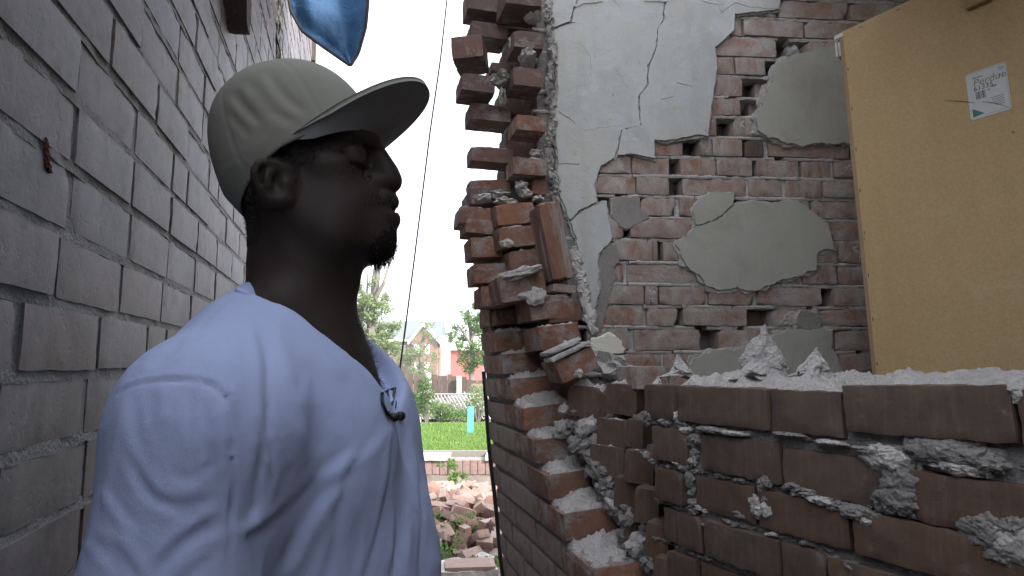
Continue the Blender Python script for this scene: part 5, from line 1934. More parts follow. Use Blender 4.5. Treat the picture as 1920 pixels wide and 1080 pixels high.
SP_ = relax(SP_, SQ, 12)
SHIRT_F = [
    # seams
    ([(184, 775), (215, 738), (260, 720), (318, 711), (375, 712), (418, 730), (434, 765), (437, 850), (436, 950), (430, 1090)], 3.4, -.0036),
    ([(190, 765), (240, 718), (318, 702), (380, 703), (424, 724), (443, 765), (446, 850), (446, 950)], 6, .0010),
    ([(348, 705), (352, 660), (372, 615), (410, 575), (455, 545)], 3.0, -.0016), ([(338, 705), (343, 655), (364, 610), (402, 568), (450, 538)], 5, .0016),
    ([(420, 728), (434, 758), (438, 850), (437, 950), (431, 1085)], 3.4, -.0042),
    # chest folds fanning from the collar and shoulder
    ([(430, 600), (442, 660), (440, 720), (438, 770)], 13, .006, .7), ([(470, 565), (500, 640), (505, 720), (500, 830), (470, 960)], 17, -.007, .5), ([(505, 590), (540, 680), (560, 800), (545, 930)], 24, .006, .4),
    ([(500, 740), (508, 800), (512, 860), (505, 930), (480, 1000)], 9, -.0048, .6), ([(500, 850), (515, 905), (495, 960), (455, 1010)], 13, .006, .7), ([(520, 560), (590, 640), (640, 720)], 26, .003),
    ([(560, 760), (600, 830), (610, 930)], 22, -.004, .5), ([(575, 700), (565, 800), (575, 900)], 16, .004, .4),
    ([(735, 800), (700, 840), (640, 880), (590, 910)], 18, .005, .7), ([(720, 812), (665, 860), (640, 930), (615, 1010)], 15, -.005, .7), ([(740, 800), (735, 880), (715, 960), (690, 1080)], 8, -.0042, .8),
    ([(660, 900), (600, 960), (560, 1040), (540, 1090)], 18, .006, .8), ([(610, 880), (560, 940), (500, 985), (450, 1010)], 15, -.004, .6),
    ([(770, 800), (775, 900), (765, 1000), (760, 1090)], 12, .0045, .7), ([(785, 860), (792, 960), (788, 1090)], 8, -.003, .6), ([(745, 870), (748, 980), (735, 1090)], 10, -.0035, .6), ([(690, 960), (680, 1030), (670, 1090)], 11, .004, .6),
    ([(640, 960), (620, 1040), (610, 1090)], 12, -.004, .6), ([(450, 1000), (490, 980), (520, 950)], 9, .005, .8), ([(440, 960), (470, 1000), (485, 1060)], 9, -.005, .6),
    # upper back and yoke
    ([(300, 640), (250, 690), (215, 735)], 22, .004, .4), ([(400, 590), (330, 640), (280, 690)], 22, -.003, .4),
    # sleeve
    ([(232, 740), (222, 820), (205, 900), (195, 980)], 16, .005, .6), ([(255, 735), (252, 800), (268, 850), (280, 880)], 11, -.004, .7), ([(300, 722), (306, 760), (300, 800)], 16, .0025, .4), ([(350, 726), (356, 770), (352, 820)], 12, -.002, .4),
    ([(400, 740), (412, 820), (420, 900), (428, 980)], 14, .006, .6), ([(240, 850), (262, 905), (300, 945), (345, 955)], 10, -.0055, .8), ([(262, 880), (300, 925), (350, 930), (400, 915)], 12, .0055, .8),
    ([(205, 905), (230, 960), (262, 995)], 9, -.0045, .8), ([(285, 1060), (320, 1010), (372, 975), (415, 955)], 10, .0065, .9), ([(300, 1080), (335, 1030), (385, 1000), (425, 990)], 8, -.006, .8), ([(330, 1085), (360, 1050), (400, 1030)], 9, .005, .8),
    ([(180, 900), (176, 970), (160, 1050)], 12, .004, .5), ([(215, 1000), (250, 1040), (275, 1085)], 11, .005, .8), ([(318, 880), (345, 905), (385, 885), (415, 860)], 8, -.0045, .8), ([(170, 1000), (210, 1050), (225, 1090)], 10, -.004, .6),
    ([(320, 955), (352, 940), (380, 960)], 8, .004, .8), ([(385, 830), (400, 870), (395, 910)], 9, -.004, .6), ([(190, 800), (186, 860), (176, 930)], 9, -.003, .5),
    # collar edge ease
    ([(500, 545), (560, 595), (640, 668), (700, 735)], 7, .0022), ([(520, 545), (585, 590), (660, 655), (705, 708)], 4, .0012),
]
SP_ = folds(SP_, SQ, [(a[0], a[1] * (1.1 if np.mean([q[0] for q in a[0]]) < 432 and abs(a[2]) > .0036 else .85), a[2] * ((.36 if np.mean([q[0] for q in a[0]]) < 432 else .40) if abs(a[2]) > .0036 else .75), *a[3:]) for a in SHIRT_F])
Nn = vnormals(SP_, SQ)
cr = np.array([fbm(Vector((v[0] * 26, v[1] * 26, v[2] * 13)), 3) + .6 * (1 - abs(mnoise.noise(Vector((v[0] * 34 + v[2] * 14, v[1] * 30, v[2] * 22 + 7)))) * 2.2) for v in SP_])
wrk = np.clip((1.42 - SP_[:, 2]) / .2, .35, 1.3)
SP_ = SP_ + Nn * (.0017 * cr * wrk)[:, None]
t = NT('pale blue cotton shirt')
fold_n = t.noise(t.co, 34, 6, .62, .5)
nv_ = t.n('ShaderNodeTexNoise'); t.l(t.co, nv_.inputs['Vector']); nv_.inputs['Scale'].default_value = 11; nv_.inputs['Detail'].default_value = 3
wv_ = t.n('ShaderNodeVectorMath', operation='MULTIPLY_ADD'); t.l(nv_.outputs['Color'], wv_.inputs[0]); wv_.inputs[1].default_value = (.09, .09, .09); t.l(t.co, wv_.inputs[2])
vo_ = t.n('ShaderNodeTexVoronoi'); t.l(wv_.outputs[0], vo_.inputs['Vector']); vo_.inputs['Scale'].default_value = 15
vo2 = t.n('ShaderNodeTexVoronoi'); t.l(wv_.outputs[0], vo2.inputs['Vector']); vo2.inputs['Scale'].default_value = 37
crump = t.math('ADD', t.math('MULTIPLY', vo_.outputs['Distance'], 1.3), t.math('MULTIPLY', vo2.outputs['Distance'], .45))
M['shirt'] = t.done(t.mix(t.noise(t.co, 9, 5, .6), (.37, .445, .69), (.405, .48, .72)), t.bump(t.math('ADD', t.math('MULTIPLY', t.noise(t.co, 700, 2), .2), t.math('ADD', t.math('ADD', fold_n, crump), t.math('MULTIPLY', t.noise(t.co, 260, 3), .12))), .26, .0042), .95, .1)
shirt = mk_np('shirt', SP_, SQ)
so = mesh_obj('shirt', shirt, M['shirt']); so.parent = man; so.location = -Vector(man.location)


# collar band following the opening, laid on the shirt's own edge
def rim_pt(tn, s):
    base_ = A0 + np.array((dirx, 0, dirz)) * (tn * Lab)
    return base_ + np.array((0, s * (neck_w(tn) + .002), 0))


from mathutils.bvhtree import BVHTree
bvh = BVHTree.FromPolygons([tuple(v) for v in SP_], [tuple(q) for q in SQ])
cpts = []
for s, rng in ((-1, np.linspace(0.13, .985, 40)), (1, np.linspace(.985, .13, 40))):
    for tn in rng:
        p = Vector(rim_pt(tn, s)); q = bvh.find_nearest(p)[0]
        cpts.append(q)
for _ in range(4):
    cpts = [cpts[0]] + [(cpts[i - 1] + cpts[i] * 2 + cpts[i + 1]) / 4 for i in range(1, len(cpts) - 1)] + [cpts[-1]]
cb = MB()
cb.tube(cpts, [.0012] + [.0034] * (len(cpts) - 2) + [.0012], 8, True)
o = cb.build('collar_edge', M['shirt'], None, True); o.parent = man; o.location = -Vector(man.location)

# ------------------------------------------------------------------ clip microphone
M['black'] = plain('black plastic', (.012, .012, .013), .45, .4)


def on_shirt(px, py, off=.004):
    d = ray(px, py).normalized()
    h = bvh.ray_cast(C0, d)
    return (h[0] - d * off) if h[0] is not None else atY(px, py, YM - .03)


cl_ = MB()
for P_ in ([(716, 742), (718, 758), (726, 776), (735, 784)], [(716, 738), (727, 732), (741, 728)], [(741, 728), (736, 752), (727, 776)], [(730, 778), (742, 782), (750, 780)]):
    cl_.tube([on_shirt(*q, .006) for q in P_], .0017, 7)
cl_.tube([on_shirt(742, 765, .005), on_shirt(743, 752, .005)], .0008, 6)
mic = tag(cl_.build('microphone', M['black'], None, True), 'small black clip microphone on the neckline of the pale blue shirt', 'microphone')
V, Fc = lump_geo((.0058, .0058, .0058), 3, 3, .05)
mesh_obj('foam_head', mk('foam_head', V, Fc, True), M['black'], mic, Matrix.Translation(on_shirt(751, 780, .006)))
V, Fc = lump_geo((.007, .005, .005), 3, 3, .05)
mesh_obj('clip_body', mk('clip_body', V, Fc, True), M['black'], mic, Matrix.Translation(on_shirt(737, 782, .005)))

# ------------------------------------------------------------------ trousers and shoes (below the frame)
tv = Vol(span((-.46, .0, .008)), span((.52, .98, .008)), span((.05, 1.0, .009)))
tv.ell((-.255, YM, .90), (.135, .172, .13), .05)
for s in S:
    tv.path([np.array((-.255, YM + s * .085, .86)), np.array((-.245, YM + s * .10, .50)), np.array((-.26, YM + s * .105, .10))], [.100, .078, .070], .04)
TP, TQ = tv.surface()
o = mesh_obj('trousers', mk_np('trousers', TP, TQ), plain('dark blue denim', (.045, .055, .08), .9)); o.parent = man; o.location = -Vector(man.location)
for s in S:
    fv = Vol(span((-.36, .02, .006)), span((YM + s * .105 - .08, YM + s * .105 + .08, .006)), span((-.01, .17, .006)))
    c = np.array((-.265, YM + s * .105, .05))
    fv.cap(c + np.array((-.03, 0, .0)), c + np.array((.15, 0, -.01)), .046, .040, .03)
    fv.cap(c + np.array((-.01, 0, .01)), c + np.array((-.01, 0, .07)), .046, .048, .03)
    fv.add(lambda X, Y, Z: Z - .004 + X * 0 + Y * 0, (-.36, YM + s * .105 - .08, -.02), (.02, YM + s * .105 + .08, .0), .004, 'sub')
    FP, FQ = fv.surface()
    o = mesh_obj('shoe', mk_np('shoe', FP, FQ), plain('brown work shoe', (.09, .06, .04), .7)); o.parent = man; o.location = -Vector(man.location)
# ================================================================== TARP, CABLES
def cloth_grid(name, f, nu, nv, mat, th=.002):
    V = [f(i / nu, j / nv) for j in range(nv + 1) for i in range(nu + 1)]
    Fc = [(j * (nu + 1) + i, j * (nu + 1) + i + 1, (j + 1) * (nu + 1) + i + 1, (j + 1) * (nu + 1) + i) for j in range(nv) for i in range(nu)]
    me = mk(name, V, Fc, True)
    o = mesh_obj(name, me, mat)
    m_ = o.modifiers.new('thick', 'SOLIDIFY'); m_.thickness = th
    return o


TY = 2.6


def tarp_f(u, v):
    # v: 0 at the tip .. 1 out of frame; u across. left and right borders measured on the photograph
    L = [(655, 122), (600, 84), (566, 58), (545, 20), (536, -40), (530, -160)]
    Rr = [(658, 122), (672, 100), (686, 50), (690, 8), (692, -50), (690, -160)]
    k = v * 5; i = min(4, int(k)); f = k - i
    l = (L[i][0] + (L[i + 1][0] - L[i][0]) * f, L[i][1] + (L[i + 1][1] - L[i][1]) * f)
    r = (Rr[i][0] + (Rr[i + 1][0] - Rr[i][0]) * f, Rr[i][1] + (Rr[i + 1][1] - Rr[i][1]) * f)
    px, py = l[0] + (r[0] - l[0]) * u, l[1] + (r[1] - l[1]) * u
    dy = .05 * math.sin(u * 9 + v * 3) * v + .03 * mnoise.noise(Vector((u * 4, v * 3, 2))) + .05 * math.sin(u * math.pi)
    return atY(px, py, TY + dy)


t = NT('blue tarpaulin')
tv_ = t.noise(t.co, 7, 6, .6, .8)
M['tarp'] = t.done(t.mix(t.ramp(tv_, [(.35, 0.0), (.7, 1.0)]), (.030, .105, .24), (.055, .165, .34)), t.bump(t.noise(t.co, 18, 8, .65, 1.0), .6, .02), .55, .4)
M['tarp'].node_tree.nodes['Principled BSDF'].inputs['Transmission Weight'].default_value = 0.0
tarp = cloth_grid('tarpaulin', tarp_f, 24, 40, M['tarp'])
tag(tarp, 'blue tarpaulin corner hanging down from the eaves above the cap', 'tarpaulin')
hm = MB()
hm.tube([tarp_f(0, v) for v in np.linspace(1, .0, 24)] + [tarp_f(1, v) for v in np.linspace(0, 1, 24)], .007, 8)
M['rubber'] = plain('dark hem', (.055, .05, .06), .8)
o = hm.build('hem', M['rubber'], None, True); o.parent = tarp
# tied to a batten above the frame
bt_ = MB()
pa, pb = tarp_f(0, 1), tarp_f(1, 1)
bt_.box((pa + pb) / 2 + Vector((-.16, 0, .02)), (1, 0, 0), (0, 1, 0), ZU, (.95, .05, .05))
o = bt_.build('batten', plain('grey batten', (.16, .13, .11), .9)); o.parent = tarp

cabm = MB()
cp_ = []
for (px, py) in [(848, -130), (838, 0), (826, 110), (806, 250), (790, 380), (775, 500), (762, 600), (750, 690)]:
    cp_.append(atY(px, py, 3.3))
q = cp_[-1]
cp_ += [Vector((q.x - .10, q.y, .85)), Vector((q.x - .20, q.y, .42)), Vector((q.x - .28, q.y + .02, .02))]
cabm.tube(cp_, .0048, 8)
M['cable'] = plain('black cable', (.03, .028, .03), .6)
tag(cabm.build('cable', M['cable'], None, True), 'thin black cable hanging down in front of the white sky', 'cable')
for nm, off, rr_, lab in (('cable', 0.0, .0065, 'thick black cable running down the far edge of the leaning wall'), ('wire', .004, .0024, 'thin pale wire beside the black cable on the leaning wall')):
    cm = MB()
    pts = []
    for z in np.linspace(1.38, .0, 22):
        pts.append(sn(FAR_S + .001 + off, n_out(z) - .001 - off * .9 + .006 * mnoise.noise(Vector((0, z * 4, off * 50))), z))
    cm.tube(pts, rr_, 8)
    tag(cm.build(nm, M['cable'] if off == 0 else plain('pale wire', (.4, .4, .42), .5), None, True), lab, nm)

# ================================================================== YARD: fallen bricks
OR_ST = remat(ST, M['brick_orange']); OR_HD = remat(HD, M['brick_orange'])
rp = random.Random(12)
mound = lambda X, Y: max(0.0, .07 + .07 * math.exp(-((X + .72) / .55) ** 2 - ((Y - 6.0) / .75) ** 2) + .12 * math.exp(-((X + .45) / .7) ** 2 - ((Y - 5.3) / .6) ** 2))
VISX = lambda px, Y: (px - 960) / F * Y
placed = []
for it in range(4200):
    if len(placed) >= 190: break
    Y = rp.uniform(4.55, 7.2)
    X = rp.uniform(VISX(770, Y) - .2, VISX(945, Y) + .05)
    # keep clear of the leaning wall and its neighbours
    lay = sum(1 for (a, b, c) in placed if (a - X) ** 2 + (b - Y) ** 2 < .115 ** 2)
    if lay >= 2 or (lay and Y > 6.7): continue
    z = .035 + mound(X, Y) * .75 + lay * .062
    placed.append((X, Y, z))
    whole = rp.random() < .62
    ang = Euler((rp.gauss(0, .42), rp.gauss(0, .42), rp.uniform(0, math.pi)), 'XYZ')
    if rp.random() < .18: ang = Euler((math.pi / 2 + rp.gauss(0, .3), rp.gauss(0, .3), rp.uniform(0, math.pi)), 'XYZ')
    me = rp.choice(OR_ST if whole else OR_HD)
    sc = (rp.uniform(.92, 1.05), 1, rp.uniform(.95, 1.08)) if whole else (rp.uniform(.8, 1.05), rp.uniform(.45, .62), 1)
    o = mesh_obj('brick', me, None, None, Matrix.Translation((X, Y, z)) @ ang.to_matrix().to_4x4() @ Matrix.Diagonal((*sc, 1)))
    steep = abs(o.matrix_basis.to_3x3().normalized().col[2].z) < .55
    lab = ('loose whole brick lying in the fallen pile in the yard', 'loose whole brick tipped on its edge in the fallen pile in the yard',
           'broken half brick lying in the fallen pile in the yard', 'broken half brick standing up in the fallen pile in the yard')[(0 if whole else 2) + (1 if steep else 0)]
    tag(o, lab, 'brick', lab.split(' in the')[0].replace('brick', 'bricks').replace('loose whole', 'whole').replace('on its edge', 'on edge') + ' in the pile')
# earth and mortar crumbs under the pile
V, Fc = [], []
for j in range(41):
    for i in range(41):
        X, Y = -2.4 + 3.2 * i / 40, 4.1 + 3.35 * j / 40
        V.append((X, Y, -.02 + mound(X, Y) * .85 * min(1, (7.45 - Y) * 3) + .03 * fbm(Vector((X * 5, Y * 5, 1)), 4)))
for j in range(40):
    for i in range(40): q = j * 41 + i; Fc.append((q, q + 1, q + 42, q + 41))
M['rubble_earth'] = mortar_mat('rubble earth', (.30, .26, .22), (.14, .12, .10), bump=1.0, scale=.6)
tag(mesh_obj('rubble', mk('rubble', V, Fc), M['rubble_earth']), 'mortar crumbs and earth under the fallen bricks', kind='stuff')
# lump of fallen masonry in front
pm = atP(872, 1062, Vector((0, 0, .20)), ZU)
mas = thing('masonry_chunk', 'fallen chunk of masonry, two bricks bound in white mortar, before the pile', 'masonry', (pm.x, pm.y, 0))
V, Fc = box_grid(12, 8, 8)
Vs = []
for v in V:
    p = Vector((v[0] * .34, v[1] * .26, v[2] * .20))
    Vs.append(p * (1 + .12 * fbm(p * 9 + Vector((3, 1, 4)), 4)))
mesh_obj('mortar', mk('mortar', Vs, Fc), mortar_mat('white mortar', (.62, .60, .57), (.42, .40, .37), bump=1.0), mas, Matrix.Translation((pm.x, pm.y, .11)) @ Matrix.Rotation(.15, 4, 'Z'))
for (dx, dy, dz, kind_) in ((.0, -.11, .08, 0), (.145, -.11, .08, 0)):
    mesh_obj('brick', OR_HD[2], None, mas, Matrix.Translation((pm.x + dx, pm.y + dy, dz)) @ Matrix.Rotation(math.pi / 2, 4, 'Y') @ Matrix.Diagonal((1.4, .5, 1.1, 1)))
mesh_obj('brick', OR_ST[1], None, mas, Matrix.Translation((pm.x + .03, pm.y - .02, .215)) @ Matrix.Rotation(.1, 4, 'Z') @ Matrix.Diagonal((1.5, 1.9, .5, 1)))
for (px, py, r) in ((905, 1052, .05), (915, 1010, .05), (838, 890, .06), (835, 1068, .04)):
    p = atP(px, py, Vector((0, 0, .10)), ZU)
    V, Fc = lump_geo((r * 1.5, r, r), px, 3, .35)
    tag(mesh_obj('mortar_lump', mk('mortar_lump', V, Fc), M['dust'], None, Matrix.Translation(p)),
        {905: 'white mortar lump right of the fallen masonry chunk', 915: 'pale mortar lump by the wall at the near edge of the pile', 838: 'pale mortar lump below the planter at the pile top', 835: 'grey mortar lump left of the fallen masonry chunk'}[px], 'mortar')

# ================================================================== leaves and weeds
def leafy(mb_, c, n, spread, size, rr_, up=.4, shape=None):
    """n leaf blades (bent quads) scattered in an ellipsoid 'spread' about c"""
    for _ in range(n):
        while True:
            d = Vector((rr_.uniform(-1, 1), rr_.uniform(-1, 1), rr_.uniform(-1, 1)))
            if d.length <= 1: break
        p = Vector(c) + Vector((d.x * spread[0], d.y * spread[1], d.z * spread[2]))
        a = Vector((rr_.uniform(-1, 1), rr_.uniform(-1, 1), rr_.uniform(-.6, 1) + up)).normalized()
        b = a.cross(Vector((rr_.uniform(-1, 1), rr_.uniform(-1, 1), rr_.uniform(-1, 1)))).normalized()
        nrm = a.cross(b)
        s = size * rr_.uniform(.6, 1.3)
        mb_.add([p, p + a * s * .5 + b * s * .26 + nrm * s * .05, p + a * s, p + a * s * .5 - b * s * .26 + nrm * s * .05], [(0, 1, 2), (0, 2, 3)])


def leaf_mat(name, c1, c2):
    t = NT(name)
    r = t.rand()
    t.done(t.mix(r, c1, c2), None, .6, .3)
    b2 = t.n('ShaderNodeBsdfTranslucent')
    t.l(t.mix(r, tuple(x * 1.3 for x in c1), tuple(x * 1.3 for x in c2)), b2.inputs['Color'])
    mx = t.n('ShaderNodeMixShader'); mx.inputs[0].default_value = .35
    t.l(t.b.outputs[0], mx.inputs[1]); t.l(b2.outputs[0], mx.inputs[2])
    t.l(mx.outputs[0], t.t.nodes['Material Output'].inputs['Surface'])
    return t.m


M['leaf'] = leaf_mat('fresh leaf', (.075, .155, .035), (.12, .20, .055))
M['leaf_pale'] = leaf_mat('pale leaf', (.15, .215, .085), (.19, .245, .125))
M['leaf_dark'] = leaf_mat('deep leaf', (.075, .14, .045), (.115, .18, .06))
M['bark'] = plain('grey bark', (.16, .145, .13), .95)
M['stem'] = plain('weed stem', (.10, .14, .05), .9)
rg = random.Random(8)
WEEDS = [((838, 880), .12, 'small weed at the top left of the brick pile'), ((858, 905), .11, 'small weed among bricks below the planter'), ((845, 1000), .22, 'broad leafy weed growing in the middle of the brick pile'), ((876, 1018), .18, 'leafy weed behind the fallen masonry chunk'),
         ((825, 1050), .2, 'tall weed left of the fallen masonry chunk'), ((912, 1072), .12, 'low weed right of the fallen masonry chunk')]
for (px, py), h, lab in WEEDS:
    Yg = {880: 6.9, 905: 6.5, 1000: 5.0, 1018: 4.85, 1050: 4.5, 1072: 4.3}[py]
    p = atY(px, py, Yg)
    w = thing('weed', lab, 'weed', (p.x, p.y, max(0, p.z - h * .6)))
    st, lf = MB(), MB()
    for k in range(9):
        a = rg.uniform(0, 6.28); tip = Vector((p.x + math.cos(a) * h * .7, p.y + math.sin(a) * h * .7, p.z + h * rg.uniform(.1, .6)))
        b0 = Vector((p.x, p.y, p.z - h * .6))
        st.tube([b0, (b0 + tip) / 2 + Vector((0, 0, h * .2)), tip], [.003, .002, .001], 4, False)
        leafy(lf, tip, 26, (h * .3, h * .3, h * .25), .034, rg)
    for nm, m_, mt in (('stem', st, M['stem']), ('foliage', lf, M['leaf'])):
        o = m_.build(nm, mt); o.parent = w; o.location = -Vector(w.location)
        if nm == 'foliage': tag(o, kind='stuff')

# ------------------------------------------------------------------ planter wall with stone coping
PY_ = 7.42
ztop = .335
pln = thing('planter_wall', 'low brick planter wall with pale coping slabs beyond the fallen bricks', 'wall', (-.8, PY_ + .1, 0))
M['brick_pink'] = brick_mat('dull pink brick', [(.25, .175, .155), (.28, .195, .175), (.23, .165, .15)], (.45, .40, .37), .6, .8, darkamt=.15)
PV = [brick_mesh('brick', (.1, .1, .2), 260 + i, seg=(3, 2, 5), rnd=.006, rough=.002) for i in range(3)]
for m_ in PV: m_.materials.append(M['brick_pink'])
for r_ in range(2):
    x = -2.2 + .05 * r_
    while x < .5:
        mesh_obj('brick', rg.choice(PV), None, pln, Matrix.Translation((x, PY_ + .05 + rg.uniform(-.004, .004), .09 + r_ * .165)) @ Matrix.Diagonal((.80, 1, .79, 1)))
        x += .086
mb = MB(); mb.abox(-2.3, .6, PY_ + .012, PY_ + .30, -.02, ztop - .005)
o = mb.build('mortar_core', M['mortar_dark']); o.parent = pln; o.location = -Vector(pln.location)
M['coping'] = mortar_mat('pale coping stone', (.60, .57, .52), (.47, .45, .41), bump=.3, scale=.5)
for (xa, xb, lab, tz) in ((-2.3, -1.26, None, 0), (-1.25, -.72, None, 0), (-.30, .55, None, .0)):
    V, Fc = box_grid(8, 3, 2)
    Vs = [Vector((xa + (xb - xa) * (v[0] + .5), PY_ + .15 + v[1] * .36, ztop + .022 + v[2] * .045)) + Vector((0, 0, .004 * mnoise.noise(Vector((v[0] * 5 + xa, v[1] * 4, 0))))) for v in V]
    o = mesh_obj('coping_slab', mk('coping_slab', Vs, Fc), M['coping']); o.parent = pln; o.location = -Vector(pln.location)
mb = MB(); mb.abox(-2.3, .6, PY_ + .335, PY_ + .40, -.02, ztop + .06)
o = mb.build('back_kerb', plain('grey timber kerb', (.20, .185, .17), .9)); o.parent = pln; o.location = -Vector(pln.location)

# ------------------------------------------------------------------ lawn
def blades(name, n, box, hgt, mat, seed, zf):
    rs_ = np.random.RandomState(seed)
    x = rs_.uniform(box[0], box[1], n); y = box[2] + (box[3] - box[2]) * rs_.uniform(0, 1, n) ** 1.4
    z = np.array([zf(b) for b in y])
    h = hgt * rs_.uniform(.5, 1.3, n) * (1 + .5 * np.array([mnoise.noise(Vector((a * 2, b * 2, 3))) for a, b in zip(x, y)])); a = rs_.uniform(0, 6.283, n); w = .006 + .0012 * (y - 7)
    dx, dy = np.cos(a) * w, np.sin(a) * w
    lx, ly = rs_.normal(0, .4, n) * h, rs_.normal(0, .4, n) * h
    V = np.stack([np.stack([x - dx, y - dy, z], 1), np.stack([x + dx, y + dy, z], 1), np.stack([x + lx, y + ly, z + h], 1)], 1).reshape(-1, 3)
    return mesh_obj(name, mk_np(name, V, np.arange(3 * n).reshape(-1, 3), False), mat)


lawn_z = lambda y: .30 if y < 12 else .30 - .30 * min(1, (y - 12) / 4)
V, Fc = [], []
for j in range(21):
    for i in range(21):
        y = 7.86 + (15.9 - 7.86) * j / 20
        V.append((-5 + 8 * i / 20, y, lawn_z(y) + .008 + .012 * mnoise.noise(Vector((i * .7, j * .7, 0)))))
for j in range(20):
    for i in range(20): q = j * 21 + i; Fc.append((q, q + 1, q + 22, q + 21))
t = NT('mown turf')
t.done(t.mix(t.ramp(t.noise(t.co, 4, 8, .7), [(.35, 0.0), (.65, 1.0)]), (.085, .15, .035), (.13, .20, .055)), t.bump(t.noise(t.co, 60, 6), .9, .03), .95)
tag(mesh_obj('lawn', mk('lawn', V, Fc), t.m), 'sunlit lawn behind the planter wall', kind='structure')
M['grass'] = leaf_mat('grass blade', (.10, .19, .035), (.16, .25, .06))
g = blades('grass', 42000, (-4.2, 1.2, 7.86, 13.0), .05, M['grass'], 2, lawn_z)
tag(g, 'bright green grass on the lawn', 'grass', kind='stuff')

# ------------------------------------------------------------------ turquoise board and posts
p0 = atP(882, 815, Vector((0, 0, .30)), ZU)
hb = 50 / F * p0.y * 1.02
tb = MB(); tb.box((p0.x, p0.y, .30 + hb / 2 - .01), (.99, .1, 0), (-.1, .99, 0), (.02, 0, 1), (.105, .022, hb + .02))
o = tb.build('marker_board', plain('turquoise paint', (.10, .34, .33), .5))
tag(o, 'upright turquoise board standing in the bright lawn', 'board')

# ------------------------------------------------------------------ board fence
FY = 17.5
fen = thing('board_fence', 'weathered brown board fence with a sagging right end beyond the lawn', 'fence', (-2, FY, 0))
M['board'] = brick_mat('weathered fence board', [(.09, .064, .05), (.115, .082, .064), (.08, .06, .052), (.135, .105, .085)], (.24, .22, .20), .62, .8, streak=.35, darkamt=.3)
BD = []
for i in range(4):
    V, Fc = box_grid(2, 1, 4)
    BD.append(mk('board', [Vector((v[0] * .125 + .004 * mnoise.noise(Vector((v[2] * 3, i, 0))), v[1] * .022, v[2])) for v in V], Fc)); BD[-1].materials.append(M['board'])
x = -6.4
zt_f = lambda px: 1.4 + (685 - np.interp(px, [640, 700, 862, 880, 905, 960], [700, 701, 703, 712, 735, 742])) / F * FY
k = 0
while x < .2:
    px = 960 + F * x / FY
    top = zt_f(px) + rg.uniform(-.03, .03)
    if not (k in (23, 31)):
        mesh_obj('board', BD[k % 4], None, fen, Matrix.Translation((x, FY + rg.uniform(-.01, .01), top / 2)) @ Matrix.Rotation(rg.gauss(0, .012), 4, 'Y') @ Matrix.Diagonal((1, 1, top, 1)))
    x += .131; k += 1
for zr in (.35, .95):
    mb = MB(); mb.abox(-6.4, .2, FY + .014, FY + .06, zr - .045, zr + .045)
    o = mb.build('rail', M['board']); o.parent = fen; o.location = -Vector(fen.location)
for px, yt, lab in ((806, 700, 'pale post left of centre on the board fence'), (861, 705, 'pale post near the sagging end of the board fence')):
    p = atY(px, yt, FY - .15)
    mb = MB(); mb.box((p.x, p.y, p.z / 2), (1, 0, 0), (0, 1, 0), (-.06 if px == 806 else .0, 0, 1), (.13, .1, p.z))
    o = mb.build('fence_post', plain('pale post paint', (.36, .38, .35), .7))
    tag(o, lab, 'post')

# ------------------------------------------------------------------ chain link fence
CLY = 15.6
cf = thing('chain_link_fence', 'grey chain link fence standing in weeds before the board fence', 'fence', (-1.5, CLY, 0))
M['wire'] = plain('galvanised wire', (.34, .34, .35), .5, .5, .4)
zl0, zl1 = .12, 1.4 - (738 - 685) / F * CLY
wm = MB()
x = -3.4
pitch = .085
while x < .1:
    for sgn in (1, -1):
        a = Vector((x, CLY, zl0)); b = Vector((x + sgn * (zl1 - zl0) * .62, CLY + .006 * sgn, zl1))
        wm.tube([a, b], .006, 3, False)
    x += pitch
o = wm.build('mesh_wire', M['wire']); o.parent = cf; o.location = -Vector(cf.location); tag(o, kind='stuff')
mb = MB(); mb.tube([(-3.6, CLY, zl1), (.1, CLY, zl1)], .018, 8)
o = mb.build('top_rail', M['wire']); o.parent = cf; o.location = -Vector(cf.location)
for xx in (-3.4, -2.2, -1.15, .02):
    mb = MB(); mb.tube([(xx, CLY + .02, -.02), (xx, CLY + .02, zl1 + .06)], .025, 8)
    o = mb.build('post', M['wire']); o.parent = cf; o.location = -Vector(cf.location)
# dark rubble heap seen through it
V, Fc = lump_geo((1.1, .5, .34), 4, 4, .4)
o = mesh_obj('rubble_heap', mk('rubble_heap', V, Fc), plain('dark rubble heap', (.13, .115, .115), .95), None, Matrix.Translation((-1.45, 16.6, .25)))
tag(o, 'dark grey rubble heap behind the chain link fence', 'heap')

# ------------------------------------------------------------------ shrubs and weeds along the fence
def shrub(px, py, Y, w, h, n, size, mat, lab, nm='shrub', seed=1, wood=True):
    p = atY(px, py, Y)
    r_ = random.Random(seed)
    t_ = thing(nm, lab, nm.replace('_', ' '), (p.x, Y, lawn_z(Y)))
    zb = lawn_z(Y)
    lf, st = MB(), MB()
    for k in range(12):
        c = Vector((p.x + r_.uniform(-.6, .6) * w, Y + r_.uniform(-.4, .4) * w, zb + h * (.25 + .75 * r_.random())))
        leafy(lf, c, n // 5, (w * .42, w * .42, h * .2), size * .6, r_)
        st.tube([(p.x, Y, zb - .02), tuple((Vector((p.x, Y, zb)) + c) / 2), tuple(c)], [.02, .012, .005], 4, False)
    o = lf.build('foliage', mat); o.parent = t_; o.location = -Vector(t_.location); tag(o, kind='stuff')
    o = st.build('stems', M['bark']); o.parent = t_; o.location = -Vector(t_.location)


